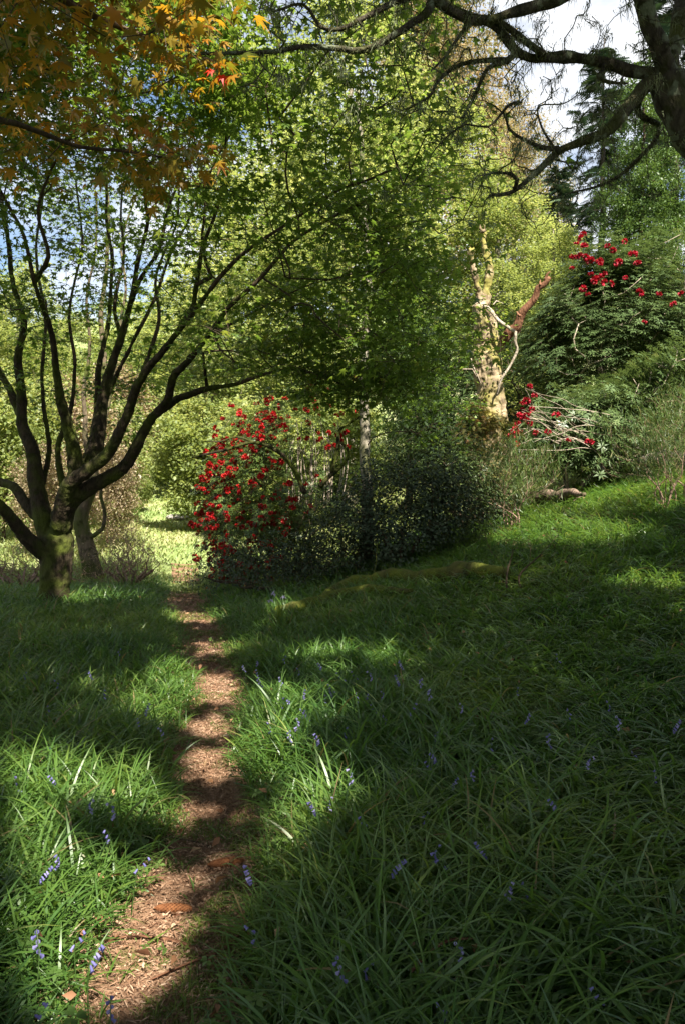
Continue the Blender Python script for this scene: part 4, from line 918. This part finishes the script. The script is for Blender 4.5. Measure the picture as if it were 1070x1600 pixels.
# short moss and seedlings on the path, litter
n = 26000; y = 2.0 * (8.0) ** rng.random(n); x = -path_d(0 * y, y) + rng.normal(size=n) * path_hw(y) * .62; k = n2(x, y, 2.6, 2, 60) + .22 * np.abs(path_d(x, y)) / path_hw(y) > .68; x, y = x[k], y[k]; n = len(x)
g = Geo(); blades(0, np.stack([x, y, H(x, y)], -1), .02 + .04 * rng.random(n), .003 + .0006 * y, rng.random(n) * 6.28, rng.random(n) * .8, 1 + rng.random(n), 2, rng.random(n) * .9, g)
meta(g.build('moss', leafmat('path_moss', [(0, (.06, .09, .015)), (1, (.16, .20, .03))], trans=.25), smooth=True), 'short yellow-green moss and seedlings on the path', 'moss', None, 'stuff')
M_litter = leafmat('dry_litter', [(0, (.07, .035, .02)), (.5, (.24, .135, .08)), (.85, (.43, .29, .195)), (1, (.57, .45, .33))], trans=.1, rough=.8, gain=1.0, spec=.15)
n = 60000; y = 1.9 * 7.2 ** rng.random(n); x = -path_d(0 * y, y) + rng.normal(size=n) * path_hw(y) * .75
pz = np.stack([x, y, H(x, y) + .010 + .014 * rng.random(n)], -1)
g = Geo(); thn = rng.random(n) < .7; shade_ = n2(x, y, 4, 2, 9)
for sel, tm, s0, s1 in ((thn, tmpl_quad(.11, .05), .010, .034), (~thn, tmpl_quad(.5, .18), .006, .020)):
    m = int(sel.sum()); V, F, rr = scatter(tm, pz[sel], frames(upish(m, .35), randdir(m) * [1, 1, .12]), (s0 + (s1 - s0) * rng.random(m) ** 2) * (1 + .09 * y[sel]), np.clip(rng.random(m) * .7 + shade_[sel] * .6 - .15, 0, 1)); g.add(V, F, rr)
meta(g.build('leaf_litter', M_litter), 'dry brown needles and leaf flakes strewn along the path', 'leaf litter', None, 'stuff')

n = 900; y = 2 + 12 * rng.random(n) ** 1.3; x = (rng.random(n) * 2 - 1) * (y * .5 + .6); k = np.abs(path_d(x, y)) > path_hw(y) * .8; x, y = x[k], y[k]; n = len(x); rp_ = 5
x = np.repeat(x, rp_) + rng.normal(size=n * rp_) * .07; y = np.repeat(y, rp_) + rng.normal(size=n * rp_) * .07; n = len(x)
V, F, rr = scatter(tmpl_whorl(6, .5, 4, .15), np.stack([x, y, H(x, y) + .03 + .12 * rng.random(n)], -1), frames(upish(n, .4), randdir(n)), .018 + .026 * rng.random(n), rng.random(n)); g = Geo(); g.add(V, F, rr)
meta(g.build('ground_cover', leafmat('weed_leaf', [(0, (.05, .10, .02)), (1, (.12, .19, .045))], trans=.35)), 'low broad-leaved weeds growing among the grass', 'weeds', None, 'stuff')
n = 1500; y = 2 + 13 * rng.random(n) ** 1.4; x = (rng.random(n) * 2 - 1) * (y * .5 + .6)
V, F, rr = scatter(tmpl_oval(.6, .12, .2), np.stack([x, y, H(x, y) + .02 + .10 * rng.random(n) ** 2], -1), frames(upish(n, .7), randdir(n) * [1, 1, .3]), .025 + .035 * rng.random(n), rng.random(n)); g = Geo(); g.add(V, F, rr)
meta(g.build('fallen_leaves', leafmat('fallen_leaf', [(0, (.10, .04, .02)), (.7, (.26, .13, .06)), (1, (.38, .25, .14))], trans=.15, gain=1.1, rough=.7)), 'small curled brown fallen leaves caught in the grass', 'fallen leaves', None, 'stuff')

# ================================================================== BLUEBELLS
M_stem = leafmat('flower_stem', [(0, (.07, .13, .03)), (1, (.12, .18, .06))], trans=.2)
M_blue = leafmat('bluebell_petal', [(0, (.12, .11, .30)), (.6, (.20, .19, .42)), (1, (.42, .39, .60))], trans=.35, gain=1.1)
def bluebell_mesh(seed):
    r = np.random.default_rng(seed); h = .27 + .06 * r.random(); sk = Skel(200)
    sk.path([(0, 0, 0), (.005, 0, h * .5), (.02, 0, h * .85), (.055, 0, h)], 0.0030, .0016, step=.03, wob=0); g = Geo(); sk.geo(g, 'all')
    st = rawmesh('bluebell', np.concatenate(g.V), [np.concatenate(f) for f in g.F.values()], M_stem, None, True)
    g = Geo(); nb = r.integers(3, 7)
    for i in range(nb):
        t = .80 + .20 * i / (nb - 1); c = np.array([np.interp(t, [.5, .85, 1], [.005, .02, .055]) + r.normal() * .003, 0, h * t + .0]); a = r.normal() * .8; d = unit(np.array([math.cos(a) * .8, math.sin(a) * .8, -.65])); u = unit(np.cross(d, (0, 1, .2))); v = np.cross(d, u)
        l = .021 - .005 * (t - .84) / .16; c = c + d * .004; V = []; k = 6
        for (s_, rr_) in ((0, .0018), (.3, .0048), (.8, .0048), (1, .0078)):
            for q in range(k): b = q / k * 6.28; V.append(c + d * l * s_ + (math.cos(b) * u + math.sin(b) * v) * rr_)
        F = [(z * k + q, z * k + (q + 1) % k, (z + 1) * k + (q + 1) % k, (z + 1) * k + q) for z in range(3) for q in range(k)]
        g.add(V, np.array(F), r.random() * .9 + .05)
    return st, rawmesh('flower', np.concatenate(g.V), [np.concatenate(f) for f in g.F.values()], M_blue, np.concatenate(g.r), True)
BB = [bluebell_mesh(i) for i in range(4)]
zones = [  # photo px box, count, label, group
    ([(145, 1250), (182, 1290), (190, 1265), (95, 1200), (40, 1215), (42, 1345), (88, 1330), (12, 1400), (122, 1440), (140, 1490), (165, 1560), (25, 1570), (50, 1480), (205, 1330)], 'bluebell standing in the sunlit grass left of the near path', 'bluebells in sunny grass left of the near path'),
    ([(42, 1040), (60, 1100), (225, 1105), (260, 1120), (213, 1115), (165, 1080), (100, 1060), (80, 1150), (145, 1050), (190, 1010)], 'bluebell in the shaded grass between the mossy maple and the path', 'bluebells between the mossy maple and the path'),
    ([(386, 1030), (400, 1020), (425, 1090), (440, 1060), (462, 1085), (483, 1075), (487, 1110), (460, 1130), (527, 1060), (523, 1070), (545, 1050), (560, 1080), (571, 1075), (600, 1075), (622, 1060), (650, 1060), (606, 1105), (500, 1150), (535, 1130), (430, 1130), (450, 1140), (640, 1095), (478, 1100), (510, 1075), (590, 1050), (415, 1060), (450, 1020), (475, 1035), (508, 1030), (560, 1040), (585, 1090), (630, 1035), (660, 1080), (405, 1040)], 'bluebell in the half-lit grass right of the path, in front of the mossy fallen branch', 'bluebells just before the mossy fallen branch'),
    ([(680, 1125), (720, 1090), (757, 1150), (700, 1170), (676, 1175), (745, 1190), (800, 1060), (875, 1020), (890, 1100), (960, 1090), (980, 1130), (1050, 1130), (1000, 1160), (850, 1150), (820, 1110), (1020, 1190), (900, 1180), (690, 1200)], 'bluebell in the deep shade on the right-hand bank', 'bluebells shaded by the right-hand bank'),
    ([(575, 1260), (500, 1250), (530, 1240), (540, 1210), (660, 1250), (880, 1240), (665, 1300), (775, 1320), (795, 1370), (830, 1360), (585, 1340), (700, 1330)], 'bluebell in the long dark grass right of the path, halfway down the photo', 'bluebells midway down the dark right grass'),
    ([(552, 1470), (550, 1510), (720, 1540), (745, 1465), (955, 1520), (770, 1600), (380, 1360), (430, 1430)], 'bluebell in the near dark grass right of the path', 'bluebells in dark grass along the bottom edge')]
ORD = 'leftmost,second,third,fourth,fifth,sixth,seventh,eighth,ninth,tenth,eleventh,twelfth,thirteenth,fourteenth,fifteenth,sixteenth,seventeenth,eighteenth,nineteenth,twentieth,21st,22nd,23rd,24th,25th,26th,27th,28th,29th,30th,31st,32nd,33rd,34th,35th'.split(',')
for pts, lab, grp in zones:
    for zi, (px, py) in enumerate(sorted(pts)):
        st, fl_ = BB[rng.integers(4)]
        # the flower head, not the foot, sits at the listed pixel: step down by the stem's height
        q = GH(px, py, .27)
        b = obj('bluebell', st); b.location = tuple(q); b.rotation_euler = (rng.normal() * .12, rng.normal() * .12, rng.random() * 6.28); s_ = .72 + .25 * rng.random(); b.scale = (s_,) * 3; meta(b, ('leftmost of the ' if zi == 0 else 'rightmost of the ' if zi == len(pts) - 1 else ORD[zi] + ' from the left of the ') + grp, 'flower', grp)
        f = obj('blossom', fl_, b)
# bright tuft with pale buds, sunlit, in front of the mossy branch
q = G(436, 985); n = 34; g = Geo(); b = np.repeat(q[None], n, 0) + rng.normal(size=(n, 3)) * [.05, .05, 0]
blades(0, b, .28 + .14 * rng.random(n), .013 * np.ones(n), rng.random(n) * 6.28, rng.random(n) * .25, .3 + rng.random(n) * .7, 4, rng.random(n) * .5 + .4, g)
tf = g.build('leaf_tuft', M_grass, None, True, q); meta(tf, 'sunlit tuft of upright leaves with three pale buds before the mossy branch', 'plant')
for dx, dy, h_ in ((-.06, 0, .42), (.05, .02, .38), (-.1, .03, .34)):
    g = Geo(); sk = Skel(60); sk.path([q + (dx * .5, dy, 0), q + (dx, dy, h_)], .004, .003, wob=0, step=.05); sk.geo(g, 'all'); g.build('stem', M_stem, tf)
    V, F, rr = scatter(OV, np.repeat(q[None] + (dx, dy, h_), 5, 0) + rng.normal(size=(5, 3)) * .008, frames(randdir(5), randdir(5) * .3 + [0, 0, -.6]), .05, np.ones(5)); g = Geo(); g.add(V, F, rr); g.build('bud', M_blue, tf)

# ================================================================== SMALL THINGS ON THE GROUND
M_cone = barkmat('spruce_cone_scale', (.11, .042, .018), (.27, .11, .045), None, scale=9, bump=.2)
def cone_mesh():
    g = Geo(); rows = 17
    for i in range(rows):
        t = i / (rows - 1); rad = .0165 * math.sin(math.pi * (.12 + .80 * t)) ** .6; k = 9
        for q in range(k):
            a = (q + .5 * (i % 2)) / k * 6.28; c = np.array([t * .12 - .06, math.cos(a) * rad * .75, math.sin(a) * rad * .75]); o = np.array([0, math.cos(a), math.sin(a)]); s_ = np.array([0, -math.sin(a), math.cos(a)])
            tip = c + np.array([.013, 0, 0]) + o * rad * .42; g.add([c, c + s_ * .0058 + (.006, 0, 0) + o * rad * .33, tip, c - s_ * .0058 + (.006, 0, 0) + o * rad * .33], np.array([(0, 1, 2, 3)]))
            g.add([c + (.006, 0, 0), tip, c + (.012, 0, 0) + s_ * .004, ], np.array([(0, 1, 2)]))
    sk = Skel(100); sk.path([(-.066, 0, 0), (-.03, 0, 0), (.05, 0, 0), (.064, 0, 0)], 0, 0, rt=[.004, .012, .013, .003], wob=0, step=.01); sk.geo(g, 'all')
    return rawmesh('spruce_cone', np.concatenate(g.V), [np.concatenate(f) for f in g.F.values()], M_cone, None, False)
CN = cone_mesh()
for px, py, rz, sc, lab in ((270, 1432, .06, 1.05, 'orange-brown spruce cone lying across the near path'), (352, 1360, .35, 1.15, 'rusty spruce cone half hidden by grass at the right edge of the path')):
    q = G(px, py); o = obj('spruce_cone', CN); o.location = (q[0], q[1], q[2] + .028); o.rotation_euler = (0, .05, rz); o.scale = (sc,) * 3; meta(o, lab, 'cone')
def stick(name, pts, r0, r1, lab, mat, lift=.012, cat='stick'):
    P = np.array([G(a, b) for a, b in pts]); P[:, 2] += lift + np.sin(np.linspace(0, math.pi, len(P))) * .008; sk = Skel(400); sk.path(P, r0, r1, step=.03, wob=.004); g = Geo(); sk.geo(g, 'all', None, .25); o = g.build(name, mat, None, True, P[0]); meta(o, lab, cat)
stick('stick', [(150, 1476), (235, 1474), (290, 1484), (325, 1508), (336, 1530)], .005, .009, 'thin curved red-brown stick bowed across the near path', M_redwood)
stick('stick', [(388, 1460), (355, 1494), (322, 1514), (270, 1536), (235, 1545)], .007, .005, 'straight brown stick crossing the curved one on the near path', M_redwood, .02)
stick('stick', [(640, 1595), (665, 1568), (700, 1545), (745, 1536)], .007, .005, 'rust-red bent stem in the dark grass at the bottom', M_redwood, .14)
stick('stick', [(350, 1153), (388, 1156)], .006, .004, 'pale short twig on the right edge of the path, halfway up it', M_white)
stick('stick', [(240, 1310), (290, 1322), (330, 1330)], .004, .004, 'dark twig across the path above the cones', M_twig)
# mossy fallen branches and root plate
M_moss2 = barkmat('bright_moss', (.03, .035, .01), (.10, .09, .03), (.10, .115, .015), .55, scale=5)
def log(name, pts, Yd, rs, lab, mat, cat='log', twigs=0):
    P = []
    for (a, b) in pts: q = G(a, b); P.append(q + (0, 0, Yd))
    P = np.array(P); sk = Skel(3000); sk.path(P, 0, 0, rt=rs, step=.04, wob=.02)
    if twigs: sk.grow(P[rng.integers(0, len(P), twigs)] + np.abs(rng.normal(size=(twigs, 3))) * [.3, .2, .25] * rng.choice([-1, 1], (twigs, 1)), step=.06, wob=.15); sk.finish(tip=.004)
    g = Geo(); sk.geo(g, 'all', None, .5); o = g.build(name, mat, None, True, P[0]); meta(o, lab, cat)
log('fallen_branch', [(430, 968), (470, 965), (510, 948), (560, 938), (600, 936), (640, 945)], .13, [.05, .07, .06, .07, .05, .02], 'mossy arched fallen branch nearest the scarlet shrub', M_moss2, twigs=10)
log('fallen_log', [(500, 950), (540, 925), (600, 915), (660, 915), (720, 908), (790, 912)], .11, [.06, .10, .09, .10, .11, .07], 'long moss-covered fallen log in the shaded grass', M_moss2, twigs=8)
log('fallen_log', [(745, 800), (790, 800), (830, 796), (865, 792), (915, 792)], .19, [.05, .10, .11, .10, .04], 'pinkish crumbling log lying on the bank before the crimson shrub', barkmat('rotten_log', (.09, .06, .045), (.30, .21, .16), (.08, .09, .03), .35, scale=5, bump=1), twigs=10)
P = trace([(1000, 722), (1030, 716), (1062, 722), (1110, 728)], 13.2); sk = Skel(3000); sk.path(P, 0, 0, rt=[.05, .13, .15, .12], step=.04, wob=.05); sk.grow(P[rng.integers(0, 4, 14)] + rng.normal(size=(14, 3)) * [.3, .2, .15], step=.06, wob=.15); sk.finish(tip=.004); g = Geo(); sk.geo(g, 'all', None, .7)
meta(g.build('fallen_log', barkmat('grey_rotten_log', (.09, .07, .055), (.36, .30, .25), None, scale=5, bump=1), None, True, P[0]), 'pale dead log at the right edge on the bank below the low rhododendron', 'log')
st0 = G(278, 812); 
V, F = [], []
bm_r = np.random.default_rng(2); d = randdir(60, bm_r)
import bmesh
bm = bmesh.new(); bmesh.ops.create_icosphere(bm, subdivisions=3, radius=.35)
for v in bm.verts:
    k = .75 + .5 * float(fbm(np.array(v.co) * 3)); v.co = Vector((v.co.x * k * 1.3, v.co.y * k, v.co.z * k * .35))
me = bpy.data.meshes.new('stone'); bm.to_mesh(me); bm.free(); M_stone = barkmat('grey_stone', (.22, .2, .18), (.42, .38, .34), (.12, .16, .05), .3); me.materials.append(M_stone)
o = obj('stone', me); o.location = tuple(st0 + (0, 0, .05)); meta(o, 'flat pinkish-grey stone beside the far end of the path', 'stone')

# ferns, broom bushes, sapling
def fern(q, nf, L0, lab):
    t = thing('fern', q, lab, 'fern'); o = np.array(q)
    for i in range(nf):
        a = i / nf * 6.28 + rng.random() * .6; g = Geo(); L_ = L0 * (.75 + .4 * rng.random()); m = 16; d = np.array([math.cos(a), math.sin(a), 0]); s_ = np.array([-d[1], d[0], 0])
        P = [o + d * L_ * t_ * .85 + (0, 0, L_ * (.75 * t_ - .45 * t_ * t_)) for t_ in np.linspace(0, 1, m)]
        g.add(np.vstack([[p + s_ * .003, p - s_ * .003] for p in P]), np.array([(2 * k, 2 * k + 1, 2 * k + 3, 2 * k + 2) for k in range(m - 1)]))
        for k in range(2, m):
            t_ = k / m; l = L_ * .30 * math.sin(math.pi * (t_ * .85 + .12)) 
            for sd in (-1, 1):
                e = s_ * sd; 
                for z in range(5):
                    c = P[k] + (e * .95 + d * .25) * l * z / 5 - (0, 0, .03 * l * z); w_ = l * .16 * (1 - z / 6.5)
                    g.add([c, c + d * w_ + e * l * .1, c + e * l * .2, c - d * w_ * .8 + e * l * .1], np.array([(0, 1, 2, 3)]), rng.random())
        g.build('frond', leaf_fern, t)
leaf_fern = leafmat('fern_green', [(0, (.05, .10, .02)), (1, (.10, .17, .04))], trans=.35)
for px, py, nf, L0, lab in ((770, 1290, 6, .45, 'fern with feathery fronds in the dark grass, left of its twin'), (880, 1270, 6, .40, 'fern with feathery fronds in the dark grass, right of its twin'), (905, 1190, 5, .35, 'small fern above the other two in the shaded grass'), (745, 715 + 160, 5, .4, 'fern by the dark evergreen shrub')):
    fern(G(px, py), nf, L0, lab)
M_broom = leafmat('broom_green', [(0, (.04, .075, .015)), (.8, (.085, .13, .03)), (1, (.18, .15, .06))], trans=.25)
for px, py, D, hh, n, lean, lab in ((800, 872, 12.2, 1.25, 230, 0, 'wispy upright broom bush in the grass below the crimson flowers'), (1045, 890, 10.5, 1.1, 230, -.3, 'wispy broom bush arching at the right edge of the bank'), (800, 1000, 8.6, .9, 34, 0, 'spindly bare sapling in the shaded grass'), (1100, 800, 12.5, 1.2, 300, 0, 'wispy broom bush cut by the right edge')):
    q = gz(W(px, py, D)[0], D); t = thing('broom_bush' if n > 50 else 'sapling', q, lab, 'shrub'); sk = Skel(30000); r = rng
    A = q + np.stack([r.normal(size=n) * .30 * hh + lean * .3, r.normal(size=n) * .25 * hh, hh * (.35 + .75 * r.random(n) ** .8)], -1)
    for i in range(9 if n > 50 else 2): b = q + (r.normal() * .07, r.normal() * .07, -.05); sk.path([b, b + (r.normal() * .07, r.normal() * .07, .25), b + (r.normal() * .13 + lean * .2, r.normal() * .13, .5)], .014, .007, root=True, step=.08)
    sk.grow(A, step=.1, k=.5, wob=.05, bend=.6); sk.finish(tip=.0016, pw=2.1, gmax=.015); branch_part(sk, 'stems', M_azt if n > 50 else M_twig, t)
    g = Geo(); m = n * (22 if n > 50 else 4); b = np.repeat(A, m // n, 0) + r.normal(size=(m, 3)) * [.06, .06, .12]
    V, F, rr = scatter(tmpl_quad(.08, .1), b, frames(randdir(m), unit(r.normal(size=(m, 3)) * .5 + [lean, 0, 1])), .05 + .09 * r.random(m), r.random(m)); g.add(V, F, rr); g.build('leaves', M_broom, t)
